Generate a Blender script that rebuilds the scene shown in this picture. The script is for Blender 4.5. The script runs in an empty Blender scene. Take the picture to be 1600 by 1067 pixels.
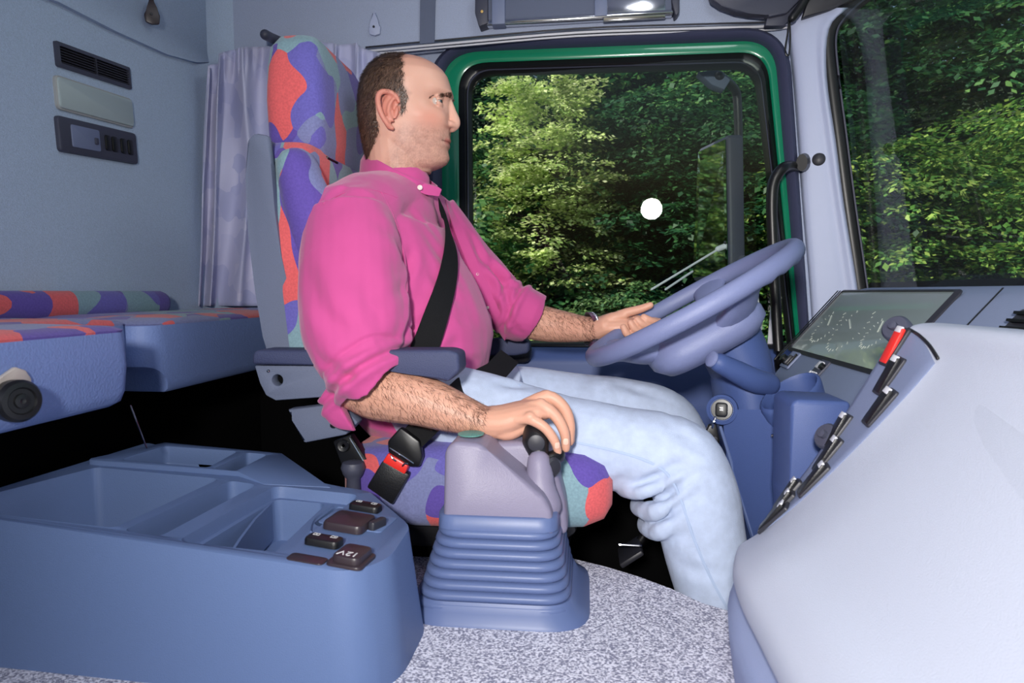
import bpy, bmesh, math, random
import numpy as np
from mathutils import Vector, Matrix, noise
from mathutils.bvhtree import BVHTree
random.seed(7)
SC = bpy.context.scene
COL = SC.collection
R = math.radians
CZ = 0.85                      # eye height of the photographer above the driver's floor
YAW, PITCH, F = R(6.15), R(4.18), 1067.0

# ---------------------------------------------------------------- camera
cam = bpy.data.cameras.new('camera'); cam_o = bpy.data.objects.new('camera', cam); COL.objects.link(cam_o)
cam.sensor_width = 36.0; cam.lens = 24.0
cam.clip_start = 0.02; cam.clip_end = 200
cam_o.location = (0, 0, CZ); cam_o.rotation_euler = (R(90) - PITCH, 0, YAW)
cam.dof.use_dof = True; cam.dof.focus_distance = 1.65; cam.dof.aperture_fstop = 9.0
SC.camera = cam_o
# ---------------------------------------------------------------- world, sun, flash, exposure
W = bpy.data.worlds.new('world'); SC.world = W; W.use_nodes = True
nt = W.node_tree; nt.nodes.clear()
sky = nt.nodes.new('ShaderNodeTexSky'); sky.sky_type = 'NISHITA'; sky.sun_disc = False
sky.sun_elevation = R(48); sky.sun_rotation = R(250); sky.air_density = 1.3; sky.dust_density = 2.5
bg = nt.nodes.new('ShaderNodeBackground'); bg.inputs['Strength'].default_value = 0.11
wo = nt.nodes.new('ShaderNodeOutputWorld')
nt.links.new(sky.outputs[0], bg.inputs[0]); nt.links.new(bg.outputs[0], wo.inputs[0])
sun = bpy.data.lights.new('sun', 'SUN'); sun.energy = 6.0; sun.angle = R(1.0); sun.color = (1.0, .95, .82)
sun_o = bpy.data.objects.new('sun', sun); COL.objects.link(sun_o)
SUNDIR = Vector((0.80, 0.34, -0.95)).normalized()        # the way the light travels
sun_o.rotation_euler = SUNDIR.to_track_quat('-Z', 'Y').to_euler()
fl = bpy.data.lights.new('flash', 'AREA'); fl.shape = 'DISK'; fl.size = 0.13; fl.energy = 13.0; fl.spread = R(104); fl.color = (1.0, .965, .93)
fl_o = bpy.data.objects.new('flash', fl); COL.objects.link(fl_o)
fl_o.location = (-0.10, -0.42, CZ + 0.24)
fl_o.rotation_euler = (Vector((0.26, 1.5, CZ - .02)) - fl_o.location).to_track_quat('-Z', 'Y').to_euler()
dm = bpy.data.lights.new('overhead_fill', 'AREA'); dm.shape = 'DISK'; dm.size = 0.55; dm.energy = 5.5; dm.color = (.93, .97, 1.0)  # unseen overhead fill light, added to lift the back wall
dm_o = bpy.data.objects.new('overhead_fill', dm); COL.objects.link(dm_o); dm_o.location = (.22, .85, CZ + 1.15)
dm_o.rotation_euler = (Vector((-.35, 1.15, .6)) - dm_o.location).to_track_quat('-Z', 'Y').to_euler()
SC.view_settings.view_transform = 'Standard'; SC.view_settings.look = 'None'
SC.view_settings.gamma = 1; SC.view_settings.use_curve_mapping = False
SC.view_settings.exposure = 0.0

# ---------------------------------------------------------------- survey: point seen at pixel (px, py) that stands at depth Y
_f = Vector((-math.sin(YAW) * math.cos(PITCH), math.cos(YAW) * math.cos(PITCH), -math.sin(PITCH)))
_r = Vector((math.cos(YAW), math.sin(YAW), 0)); _u = _r.cross(_f)
CAM = Vector((0, 0, CZ))
def ray(px, py): return (_f * F + _r * (px - 800) - _u * (py - 533.5)).normalized()
def at(px, py, Y):
    d = ray(px, py); return CAM + d * (Y / d.y)
def atx(px, py, X):
    d = ray(px, py); return CAM + d * (X / d.x)
def atz(px, py, z):
    d = ray(px, py); return CAM + d * ((z - CZ) / d.z)

# ---------------------------------------------------------------- materials
def lin(c):
    c = c / 255.0
    return c / 12.92 if c <= .04045 else ((c + .055) / 1.055) ** 2.4
def rgb(r, g, b): return (lin(r), lin(g), lin(b), 1)
def mat(name, col, rough=.5, metal=0, spec=.5, bump=None, mott=None, coat=0, sheen=0, emit=None):
    """bump=(scale, strength[, detail]); mott=(scale, amount) colour mottling"""
    m = bpy.data.materials.new(name); m.use_nodes = True
    n = m.node_tree.nodes; l = m.node_tree.links; b = n['Principled BSDF']
    b.inputs['Base Color'].default_value = col; b.inputs['Roughness'].default_value = rough
    b.inputs['Metallic'].default_value = metal; b.inputs['Specular IOR Level'].default_value = spec
    b.inputs['Coat Weight'].default_value = coat; b.inputs['Sheen Weight'].default_value = sheen
    tc = n.new('ShaderNodeTexCoord')
    if mott:
        t = n.new('ShaderNodeTexNoise'); t.inputs['Scale'].default_value = mott[0]; t.inputs['Detail'].default_value = 3
        l.new(tc.outputs['Object'], t.inputs['Vector'])
        mx = n.new('ShaderNodeMix'); mx.data_type = 'RGBA'; mx.blend_type = 'MULTIPLY'; mx.inputs['Factor'].default_value = 1
        mr = n.new('ShaderNodeMapRange'); mr.inputs['From Min'].default_value = .3; mr.inputs['From Max'].default_value = .7
        mr.inputs['To Min'].default_value = 1 - mott[1]; mr.inputs['To Max'].default_value = 1 + mott[1]; mr.clamp = False
        l.new(t.outputs['Fac'], mr.inputs['Value']); mx.inputs['A'].default_value = col
        l.new(mr.outputs[0], mx.inputs['B']); l.new(mx.outputs['Result'], b.inputs['Base Color'])
    if bump:
        t = n.new('ShaderNodeTexNoise'); t.inputs['Scale'].default_value = bump[0]; t.inputs['Detail'].default_value = bump[2] if len(bump) > 2 else 2
        l.new(tc.outputs['Object'], t.inputs['Vector'])
        bp = n.new('ShaderNodeBump'); bp.inputs['Strength'].default_value = bump[1]; bp.inputs['Distance'].default_value = .002
        l.new(t.outputs['Fac'], bp.inputs['Height']); l.new(bp.outputs[0], b.inputs['Normal'])
    if emit:
        b.inputs['Emission Color'].default_value = emit[0]; b.inputs['Emission Strength'].default_value = emit[1]
    return m
def patchwork(name, scale=(6, 6, 6), warp=.5, seed=0.0, rough=.85):
    """upholstery woven in big irregular patches of purple, coral, teal grey and blue grey"""
    m = mat(name, rgb(120, 120, 160), rough, spec=.2, bump=(900, .3), sheen=.15)
    n = m.node_tree.nodes; l = m.node_tree.links; b = n['Principled BSDF']
    tc = n.new('ShaderNodeTexCoord'); mp = n.new('ShaderNodeMapping'); mp.inputs['Scale'].default_value = scale
    mp.inputs['Location'].default_value = (seed, seed * .7, seed * 1.3); mp.inputs['Rotation'].default_value = (.5, .3, .35)
    l.new(tc.outputs['Object'], mp.inputs['Vector'])
    ns = n.new('ShaderNodeTexNoise'); ns.inputs['Scale'].default_value = 1.1; ns.inputs['Detail'].default_value = 0
    l.new(mp.outputs[0], ns.inputs['Vector'])
    sb = n.new('ShaderNodeVectorMath'); sb.operation = 'SUBTRACT'; sb.inputs[1].default_value = (.5, .5, .5); l.new(ns.outputs['Color'], sb.inputs[0])
    sl = n.new('ShaderNodeVectorMath'); sl.operation = 'SCALE'; sl.inputs['Scale'].default_value = warp * 4; l.new(sb.outputs[0], sl.inputs[0])
    ad = n.new('ShaderNodeVectorMath'); ad.operation = 'ADD'; l.new(mp.outputs[0], ad.inputs[0]); l.new(sl.outputs[0], ad.inputs[1])
    vo = n.new('ShaderNodeTexVoronoi'); vo.feature = 'F1'; vo.inputs['Scale'].default_value = 1.0; l.new(ad.outputs[0], vo.inputs['Vector'])
    sp = n.new('ShaderNodeSeparateColor'); l.new(vo.outputs['Color'], sp.inputs[0])
    cr = n.new('ShaderNodeValToRGB'); cr.color_ramp.interpolation = 'CONSTANT'
    cols = [(0, (96, 78, 160)), (.24, (128, 158, 168)), (.44, (218, 96, 98)), (.64, (122, 128, 172)), (.84, (104, 98, 176))]
    e = cr.color_ramp.elements
    while len(e) < len(cols): e.new(.5)
    for k, (p, c) in enumerate(cols): e[k].position = p; e[k].color = rgb(*c)
    l.new(sp.outputs[0], cr.inputs[0])
    t2 = n.new('ShaderNodeTexNoise'); t2.inputs['Scale'].default_value = 260; l.new(tc.outputs['Object'], t2.inputs['Vector'])
    mr = n.new('ShaderNodeMapRange'); mr.inputs['To Min'].default_value = .72; mr.inputs['To Max'].default_value = 1.25; l.new(t2.outputs['Fac'], mr.inputs['Value'])
    mx = n.new('ShaderNodeMix'); mx.data_type = 'RGBA'; mx.blend_type = 'MULTIPLY'; mx.inputs['Factor'].default_value = 1
    l.new(cr.outputs[0], mx.inputs['A']); l.new(mr.outputs[0], mx.inputs['B']); l.new(mx.outputs['Result'], b.inputs['Base Color'])
    return m
def speckle(name, c1, c2, scale=420, rough=.95, bump=.9):
    m = mat(name, c1, rough, spec=.1, bump=(scale, bump))
    n = m.node_tree.nodes; l = m.node_tree.links; b = n['Principled BSDF']
    tc = n.new('ShaderNodeTexCoord'); t = n.new('ShaderNodeTexNoise'); t.inputs['Scale'].default_value = scale; t.inputs['Detail'].default_value = 1
    l.new(tc.outputs['Object'], t.inputs['Vector'])
    cr = n.new('ShaderNodeValToRGB'); cr.color_ramp.elements[0].position = .38; cr.color_ramp.elements[1].position = .62
    cr.color_ramp.elements[0].color = c2; cr.color_ramp.elements[1].color = c1
    l.new(t.outputs['Fac'], cr.inputs[0]); l.new(cr.outputs[0], b.inputs['Base Color'])
    return m
def glass(name, tint=(.93, .97, .95, 1), haze=0.0):
    m = bpy.data.materials.new(name); m.use_nodes = True
    n = m.node_tree.nodes; l = m.node_tree.links; n.remove(n['Principled BSDF'])
    tr = n.new('ShaderNodeBsdfTransparent'); tr.inputs[0].default_value = tint
    gl = n.new('ShaderNodeBsdfGlossy'); gl.inputs['Roughness'].default_value = .0
    fr = n.new('ShaderNodeFresnel'); fr.inputs['IOR'].default_value = 1.5
    mx = n.new('ShaderNodeMixShader'); ge = n.new('ShaderNodeNewGeometry'); fm = n.new('ShaderNodeMath'); fm.operation = 'MULTIPLY_ADD'; fm.inputs[1].default_value = -1; fm.inputs[2].default_value = 1
    l.new(ge.outputs['Backfacing'], fm.inputs[0]); f2 = n.new('ShaderNodeMath'); f2.operation = 'MULTIPLY'; l.new(fr.outputs[0], f2.inputs[0]); l.new(fm.outputs[0], f2.inputs[1])
    l.new(f2.outputs[0], mx.inputs[0]); l.new(tr.outputs[0], mx.inputs[1]); l.new(gl.outputs[0], mx.inputs[2])
    out = mx
    if haze:
        df = n.new('ShaderNodeBsdfDiffuse'); df.inputs[0].default_value = (.8, .82, .85, 1)
        m2 = n.new('ShaderNodeMixShader'); m2.inputs[0].default_value = haze
        l.new(mx.outputs[0], m2.inputs[1]); l.new(df.outputs[0], m2.inputs[2]); out = m2
    l.new(out.outputs[0], n['Material Output'].inputs[0])
    return m

M = {}
M['wall'] = mat('wall_vinyl', rgb(176, 193, 216), .8, spec=.2, bump=(520, .55), mott=(420, .10))
M['wall_side'] = mat('side_vinyl', rgb(172, 182, 206), .8, spec=.2, bump=(520, .5), mott=(420, .08))
M['pillar'] = mat('pillar_plastic', rgb(182, 190, 218), .42, spec=.4, bump=(700, .25))
M['seal'] = mat('door_seal_rubber', rgb(64, 68, 98), .6, bump=(900, .6))
M['rubber'] = mat('black_rubber', rgb(16, 16, 18), .38)
M['black'] = mat('black_plastic', rgb(20, 20, 23), .4, bump=(500, .15))
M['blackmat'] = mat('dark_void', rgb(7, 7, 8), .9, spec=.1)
M['green'] = mat('green_paint', rgb(8, 128, 92), .22, coat=.6)
M['pvc'] = mat('console_plastic', rgb(97, 118, 160), .5, spec=.4, bump=(650, .22))
M['pvc_blue'] = mat('bin_plastic', rgb(104, 132, 178), .5, spec=.4, bump=(650, .2))
M['dash'] = mat('dash_foam', rgb(190, 196, 212), .55, spec=.3, bump=(700, .25))
M['dash_far'] = mat('dash_plastic', rgb(138, 150, 178), .6, spec=.3, bump=(700, .25))
M['dash_low'] = mat('column_plastic', rgb(66, 84, 134), .5, spec=.4, bump=(700, .2))
M['skirt'] = mat('skirt_plastic', rgb(152, 164, 200), .55, spec=.3, bump=(700, .25))
M['panel'] = mat('switch_panel', rgb(120, 130, 160), .5, bump=(600, .2))
M['gear'] = mat('shifter_plastic', rgb(134, 128, 150), .42, spec=.4, bump=(700, .22))
M['bellow'] = mat('bellows_rubber', rgb(92, 108, 150), .42, spec=.45)
M['wheel'] = mat('wheel_foam', rgb(114, 122, 160), .42, spec=.45, bump=(800, .3))
M['vinyl'] = mat('bunk_vinyl', rgb(114, 134, 184), .5, spec=.4, bump=(260, .5, 4))
M['shell'] = mat('seat_shell', rgb(104, 112, 134), .7, spec=.3, bump=(900, .4))
M['armpad'] = mat('armrest_pad', rgb(62, 68, 98), .6, spec=.3, bump=(500, .5))
M['darkgrey'] = mat('dark_grey_plastic', rgb(66, 68, 84), .5, bump=(600, .2))
M['charcoal'] = mat('charcoal_plastic', rgb(44, 44, 52), .45)
M['brown'] = mat('brown_black_plastic', rgb(52, 42, 48), .38)
M['fabric'] = patchwork('seat_patchwork', (11.5, 11.5, 8.0), .34, 3.1)
M['fabric2'] = patchwork('cushion_patchwork', (13, 12, 9.5), .34, 12.3)
M['bedfab'] = patchwork('bunk_patchwork', (12, 8.5, 8), .36, 7.7)
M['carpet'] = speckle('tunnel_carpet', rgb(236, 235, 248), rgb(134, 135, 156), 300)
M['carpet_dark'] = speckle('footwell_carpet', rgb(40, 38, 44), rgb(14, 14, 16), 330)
M['chrome'] = mat('chrome', rgb(205, 205, 210), .15, metal=1)
M['alu'] = mat('white_moulding', rgb(215, 215, 222), .3)
M['white'] = mat('white_print', rgb(225, 225, 225), .5)
M['red'] = mat('red_plastic', rgb(226, 48, 40), .35)
M['webbing'] = mat('belt_webbing', rgb(16, 16, 19), .7, spec=.25, bump=(1200, .6))
M['lens'] = mat('frosted_lens', rgb(176, 190, 190), .35, spec=.6, bump=(900, .3))
M['glass'] = glass('window_glass')
M['windscreen'] = glass('windscreen_glass', (.90, .96, .93, 1), .012)

# ---------------------------------------------------------------- mesh helpers
def smooth(me, ang=None):
    for p in me.polygons: p.use_smooth = True
    if ang is not None: me.set_sharp_from_angle(angle=R(ang))
def link(name, me, m=None, parent=None, sm=40):
    o = bpy.data.objects.new(name, me); COL.objects.link(o)
    if m is not None: me.materials.append(m)
    if sm is not None: smooth(me, sm)
    if parent is not None: adopt(o, parent)
    return o
def adopt(o, parent):
    o.parent = parent
    if parent.type == 'EMPTY': o.matrix_parent_inverse = Matrix.Translation(-parent.location)
def clone(root, mx, label=None, group=None):
    """a copy of a thing and of its parts and their sub-parts, moved by mx"""
    r = root.copy(); COL.objects.link(r); r.matrix_world = mx @ root.matrix_basis
    if label: r['label'] = label
    if group: r['group'] = group
    for ch in list(root.children):
        c = ch.copy(); COL.objects.link(c); c.parent = r
        for g in ch.children:
            d = g.copy(); COL.objects.link(d); d.parent = c
    return r
def from_bm(bm):
    bmesh.ops.recalc_face_normals(bm, faces=bm.faces)
    me = bpy.data.meshes.new('m'); bm.to_mesh(me); bm.free(); return me
def part(name, bm, m, parent=None, sm=40): 
    me = from_bm(bm); me.name = name
    return link(name, me, m, parent, sm)
def tag(o, label, cat, group=None):
    o['label'] = label; o['category'] = cat
    if group: o['group'] = group
    return o
def struct(o): o['kind'] = 'structure'; return o
def thing(name, label, cat, loc=(0, 0, 0), group=None):
    o = bpy.data.objects.new(name, None); COL.objects.link(o); o.empty_display_size = .05; o.location = loc
    return tag(o, label, cat, group)
def fr(origin, x, z=None):
    """frame whose X runs along x and whose Z is as near z as can be"""
    x = Vector(x).normalized(); z = Vector(z if z is not None else (0, 0, 1))
    y = z.cross(x).normalized(); z = x.cross(y)
    m = Matrix((x, y, z)).transposed().to_4x4(); m.translation = Vector(origin); return m
def b_box(bm, size, mx=None, bevel=0, seg=2, taper=(1, 1)):
    mx = mx or Matrix()
    vs = []
    for k in (-.5, .5):
        for i, j in ((-.5, -.5), (.5, -.5), (.5, .5), (-.5, .5)):
            t = taper if k > 0 else (1, 1)
            vs.append(bm.verts.new((i * size[0] * t[0], j * size[1] * t[1], k * size[2])))
    fs = [bm.faces.new([vs[i] for i in q]) for q in ((3, 2, 1, 0), (4, 5, 6, 7), (0, 1, 5, 4), (1, 2, 6, 5), (2, 3, 7, 6), (3, 0, 4, 7))]
    geo = vs
    if bevel:
        es = list({e for f in fs for e in f.edges})
        r = bmesh.ops.bevel(bm, geom=es, offset=bevel, segments=seg, profile=.5, affect='EDGES', clamp_overlap=True)
        geo = list({v for f in r['faces'] for v in f.verts} | {v for v in vs if v.is_valid})
        s = set(geo); 
        for v in list(s):
            for e in v.link_edges: s.add(e.other_vert(v))
        geo = list(s)
    bmesh.ops.transform(bm, matrix=mx, verts=geo)
    return geo
def box(size, mx=None, bevel=0, seg=2, taper=(1, 1)):
    bm = bmesh.new(); b_box(bm, size, mx, bevel, seg, taper); return bm
def b_loft(bm, rings, cap=True, closed=False):
    """rings: equal-length lists of points"""
    V = [[bm.verts.new(p) for p in r] for r in rings]; n = len(V[0]); k = len(V)
    for a in range(k if closed else k - 1):
        A, B = V[a], V[(a + 1) % k]
        for i in range(n): bm.faces.new((A[i], A[(i + 1) % n], B[(i + 1) % n], B[i]))
    if cap and not closed:
        bm.faces.new(V[0][::-1]); bm.faces.new(V[-1])
def loft(rings, cap=True, closed=False):
    bm = bmesh.new(); b_loft(bm, rings, cap, closed); return bm
def catmull(P, n):
    P = [np.array(p, float) for p in P]; out = []
    if len(P) == 2: return [P[0] + (P[1] - P[0]) * t for t in np.linspace(0, 1, n + 1)]
    for i in range(len(P) - 1):
        p0 = P[i - 1] if i else 2 * P[0] - P[1]; p1 = P[i]; p2 = P[i + 1]; p3 = P[i + 2] if i + 2 < len(P) else 2 * P[-1] - P[-2]
        for k in range(n):
            t = k / n
            out.append(.5 * (2 * p1 + (p2 - p0) * t + (2 * p0 - 5 * p1 + 4 * p2 - p3) * t * t + (3 * p1 - p0 - 3 * p2 + p3) * t ** 3))
    out.append(P[-1]); return out
def tube_rings(pts, rads, ref=(0, 0, 1), n=16, sub=4, round_ends=True):
    """rads: scalar or (across, along ref); ref decides which way the second radius points"""
    rr = [(r, r) if not hasattr(r, '__len__') else tuple(r) for r in rads]
    D = catmull([tuple(p) + r for p, r in zip(pts, rr)], sub) if sub > 1 else [np.array(tuple(p) + r) for p, r in zip(pts, rr)]
    C = [Vector(d[:3]) for d in D]; A = [(max(d[3], 1e-4), max(d[4], 1e-4)) for d in D]
    T = []
    for i in range(len(C)):
        t = C[min(i + 1, len(C) - 1)] - C[max(i - 1, 0)]; T.append(t.normalized())
    if round_ends:
        for end in (0, -1):
            s = -1 if end == 0 else 1; c, a, t = C[end], A[end], T[end]; m_ = min(a)
            ex = [(c + t * s * m_ * math.sin(q), (a[0] * math.cos(q), a[1] * math.cos(q)), t) for q in (R(28), R(55), R(78))]
            if end == 0:
                for e in ex: C.insert(0, e[0]); A.insert(0, e[1]); T.insert(0, e[2])
            else:
                for e in ex: C.append(e[0]); A.append(e[1]); T.append(e[2])
    ref = Vector(ref); side = None; rings = []
    for c, a, t in zip(C, A, T):
        s = t.cross(ref)
        if s.length < .15 and side is not None: s = side - t * side.dot(t)
        s.normalize(); side = s; b = s.cross(t)
        rings.append([c + s * a[0] * math.cos(q) + b * a[1] * math.sin(q) for q in (2 * math.pi * k / n for k in range(n))])
    return rings
def b_tube(bm, pts, rads, **k):
    if not hasattr(rads, '__len__'): rads = [rads] * len(pts)
    b_loft(bm, tube_rings(pts, rads, **k))
def tube(pts, rads, **k):
    bm = bmesh.new(); b_tube(bm, pts, rads, **k); return bm
def b_lathe(bm, prof, mx=None, n=24):
    """prof: (radius, height) about local Z"""
    mx = mx or Matrix()
    rings = [[mx @ Vector((max(r, 1e-4) * math.cos(q), max(r, 1e-4) * math.sin(q), h)) for q in (2 * math.pi * k / n for k in range(n))] for r, h in prof]
    b_loft(bm, rings)
def lathe(prof, mx=None, n=24):
    bm = bmesh.new(); b_lathe(bm, prof, mx, n); return bm
def b_prism(bm, poly, vec):
    """poly: 3D outline, extruded by vec"""
    vec = Vector(vec); A = [bm.verts.new(p) for p in poly]; B = [bm.verts.new(Vector(p) + vec) for p in poly]; n = len(A)
    f1 = bm.faces.new(A[::-1]); f2 = bm.faces.new(B)
    for i in range(n): bm.faces.new((A[i], A[(i + 1) % n], B[(i + 1) % n], B[i]))
    return A + B
def prism(poly, vec, bevel=0, seg=2):
    bm = bmesh.new(); b_prism(bm, poly, vec)
    if bevel:
        bmesh.ops.bevel(bm, geom=list(bm.edges), offset=bevel, segments=seg, profile=.5, affect='EDGES', clamp_overlap=True)
    return bm
def rquad(cs, rad, n=6):
    """2D quad (or polygon) with rounded corners, rad per corner"""
    out = []; k = len(cs); cs = [Vector(c) for c in cs]
    if not hasattr(rad, '__len__'): rad = [rad] * k
    for i in range(k):
        p, a, b = cs[i], cs[i - 1], cs[(i + 1) % k]
        u = (a - p).normalized() * rad[i]; v = (b - p).normalized() * rad[i]
        for j in range(n + 1):
            t = j / n; out.append((p + u) * (1 - t) ** 2 + p * 2 * t * (1 - t) + (p + v) * t * t)
    return out
def rrect(w, h, r, n=4):
    return rquad([(-w / 2, -h / 2), (w / 2, -h / 2), (w / 2, h / 2), (-w / 2, h / 2)], r, n)
def slab(w, h, r, d, mx, edge=None, n=4):
    """rounded-rectangle tile lying in local XY, thickness d along +Z, softened upper rim"""
    e = edge if edge is not None else min(d * .5, r * .5)
    rings = []
    for s, z in ((0, 0), (0, d - e), (e * .3, d - e * .3), (e, d)):
        rings.append([mx @ Vector((p.x, p.y, z)) for p in rrect(w - 2 * s, h - 2 * s, max(r - s, 1e-4), n)])
    bm = bmesh.new(); b_loft(bm, rings); return bm
def patch(grid, n=5, thick=0.0, tdir=None):
    """smooth surface through a grid of control points, given a real thickness along tdir"""
    rows = [catmull([tuple(p) for p in r], n) for r in grid]
    cols = [catmull([r[i] for r in rows], n) for i in range(len(rows[0]))]
    bm = bmesh.new(); nu = len(cols); nv = len(cols[0])
    V = [[bm.verts.new(cols[i][j]) for j in range(nv)] for i in range(nu)]
    for i in range(nu - 1):
        for j in range(nv - 1): bm.faces.new((V[i][j], V[i + 1][j], V[i + 1][j + 1], V[i][j + 1]))
    if thick:
        t = Vector(tdir) * thick
        B = [[bm.verts.new(v.co + t) for v in c] for c in V]
        for i in range(nu - 1):
            for j in range(nv - 1): bm.faces.new((B[i][j], B[i][j + 1], B[i + 1][j + 1], B[i + 1][j]))
        rim = [(i, 0) for i in range(nu)] + [(nu - 1, j) for j in range(1, nv)] + [(i, nv - 1) for i in range(nu - 2, -1, -1)] + [(0, j) for j in range(nv - 2, 0, -1)]
        for a, b in zip(rim, rim[1:] + rim[:1]):
            try: bm.faces.new((V[a[0]][a[1]], B[a[0]][a[1]], B[b[0]][b[1]], V[b[0]][b[1]]))
            except ValueError: pass
    return bm
def evaluated(bm, mods):
    """mesh of bm after a stack of modifiers [(type, {settings})]"""
    o = bpy.data.objects.new('tmp', from_bm(bm)); COL.objects.link(o)
    for t, kw in mods:
        md = o.modifiers.new(t, t)
        for k, v in kw.items(): setattr(md, k, v)
    dg = bpy.context.evaluated_depsgraph_get(); dg.update()
    me = bpy.data.meshes.new_from_object(o.evaluated_get(dg), depsgraph=dg)
    old = o.data; bpy.data.objects.remove(o); bpy.data.meshes.remove(old)
    return me
def remesh(bm, vox, it=4, fac=.5):
    return evaluated(bm, [('REMESH', dict(mode='VOXEL', voxel_size=vox, use_smooth_shade=True)), ('SMOOTH', dict(factor=fac, iterations=it))])
def me_np(me):
    a = np.empty(len(me.vertices) * 3, np.float32); me.vertices.foreach_get('co', a); return a.reshape(-1, 3)
def np_me(me, a): me.vertices.foreach_set('co', np.ascontiguousarray(a, np.float32).ravel()); me.update()
def normals(me):
    a = np.empty(len(me.vertices) * 3, np.float32); me.vertex_normals.foreach_get('vector', a); return a.reshape(-1, 3)
def bvh(me):
    return BVHTree.FromPolygons([v.co for v in me.vertices], [p.vertices for p in me.polygons])
def hit(tree, px, py):
    """where the sight line through a pixel meets a surface, with its normal"""
    p, nrm, _, _ = tree.ray_cast(CAM, ray(px, py)); return p, nrm
def cut(bm, cutters, bevel=0, seg=2):
    """solid minus cutters, then softened edges"""
    cs = []
    for c in cutters:
        o = bpy.data.objects.new('cutter', from_bm(c)); COL.objects.link(o); cs.append(o)
    mods = [('BOOLEAN', dict(operation='DIFFERENCE', object=o, solver='EXACT')) for o in cs]
    if bevel: mods.append(('BEVEL', dict(width=bevel, segments=seg, limit_method='ANGLE', angle_limit=R(35), use_clamp_overlap=True)))
    me = evaluated(bm, mods)
    for o in cs: d = o.data; bpy.data.objects.remove(o); bpy.data.meshes.remove(d)
    return me
def text_mesh(s, size, ext=.0004):
    cu = bpy.data.curves.new('t', 'FONT'); cu.body = s; cu.size = size; cu.extrude = ext; cu.align_x = 'CENTER'; cu.align_y = 'CENTER'
    o = bpy.data.objects.new('t', cu); COL.objects.link(o)
    dg = bpy.context.evaluated_depsgraph_get(); dg.update()
    me = bpy.data.meshes.new_from_object(o.evaluated_get(dg), depsgraph=dg)
    bpy.data.objects.remove(o); bpy.data.curves.remove(cu); return me
# ================================================================= THE CAB (setting)
YS = 2.0                                              # driver's side wall
def pts(l, Y): return [at(p[0], p[1], Y) for p in l]
TOE = .07                                             # the door side narrows towards the front of the cab
def dpts(l, Y):
    out = []
    for p in l:
        d = ray(p[0], p[1]); k = (Y + TOE * .05) / (d.y + TOE * d.x); out.append(CAM + d * k)
    return out
def strip(bm, A, B):
    n = len(A); VA = [bm.verts.new(p) for p in A]; VB = [bm.verts.new(p) for p in B]
    for i in range(n): bm.faces.new((VA[i], VA[(i + 1) % n], VB[(i + 1) % n], VB[i]))
def ring(*loops):
    """closed ring section: loops joined one after the other and back to the first"""
    return loft([list(l) for l in loops], cap=False, closed=True)
SEAL_O = rquad([(668, 66), (1232, 40), (1268, 560), (671, 560)], [80, 75, 5, 5], 10)
SEAL_I = rquad([(686, 77), (1214, 56), (1257, 560), (689, 560)], [62, 52, 4, 4], 10)
GRN_I = rquad([(716, 99), (1198, 80), (1246, 552), (719, 552)], [46, 44, 4, 4], 10)
PANE = rquad([(736, 116), (1180, 104), (1234, 545), (739, 545)], [38, 36, 4, 4], 10)
XB, XF, ZT = -1.08, .66, 2.02
# side wall, cut out round the door
lo = dpts(SEAL_O, YS); c = Vector((.05, YS, 1.1)); outer = []
for p in lo:
    d = p - c; ts = []
    ts.append(((XF - .0) - c.x) / d.x if d.x > 0 else (XB - c.x) / d.x if d.x < 0 else 9)
    ts.append((ZT - c.z) / d.z if d.z > 0 else (-.02 - c.z) / d.z if d.z < 0 else 9)
    outer.append(c + d * min(t for t in ts if t > 0))
up = Vector((0, .05, 0))
w = part('wall_left', ring(lo, outer, [p + up for p in outer], [p + up for p in lo]), M['wall_side']); struct(w)
# back wall with a rounded corner into the side wall
pl = [(XB, -.6), (XB, 1.84)] + [(XB + .14 - .14 * math.cos(q), 1.84 + .15 * math.sin(q)) for q in (R(a) for a in range(15, 91, 15))]
bm = bmesh.new()
A = [bm.verts.new((x, y, -.02)) for x, y in pl]; B = [bm.verts.new((x, y, ZT)) for x, y in pl]
A2 = [bm.verts.new((x - .05, y + .03, -.02)) for x, y in pl]; B2 = [bm.verts.new((x - .05, y + .03, ZT)) for x, y in pl]
for i in range(len(pl) - 1):
    bm.faces.new((A[i], A[i + 1], B[i + 1], B[i])); bm.faces.new((B2[i], B2[i + 1], A2[i + 1], A2[i]))
    bm.faces.new((B[i], B[i + 1], B2[i + 1], B2[i]))
struct(part('wall_back', bm, M['wall']))
struct(part('ceiling', box((2.2, 2.65, .04), Matrix.Translation((-.16, .72, ZT + .02))), M['wall_side']))
# raised upper lining: back and side, meeting at the corner seam
poly = [Vector((XB + .012, -.6, atx(-40, -45, XB + .012).z - .01)), atx(-40, -45, XB + .012), atx(92, 3, XB + .012), atx(180, 48, XB + .012), atx(262, 85, XB + .012), atx(306, 97, XB + .012), at(352, 101, 1.985)]
top = [Vector((poly[-1].x, poly[-1].y, ZT)), Vector((poly[0].x, poly[0].y, ZT))]
bm = prism(poly + top, (-.03, .004, 0), .009, 2); struct(part('trim_1', bm, M['wall']))
poly = [at(338, 98, 1.955), at(372, 99, 1.955), at(450, 88, 1.955), at(575, 75, 1.955), at(700, 62, 1.955), at(900, 46, 1.955), at(1100, 40, 1.955), at(1228, 34, 1.955), at(1300, 14, 1.955)]
top = [Vector((poly[-1].x, 1.955, ZT)), Vector((poly[0].x, 1.955, ZT))]
struct(part('trim_2', prism(poly + top, (0, .04, 0), .010, 2), M['wall_side']))
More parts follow.
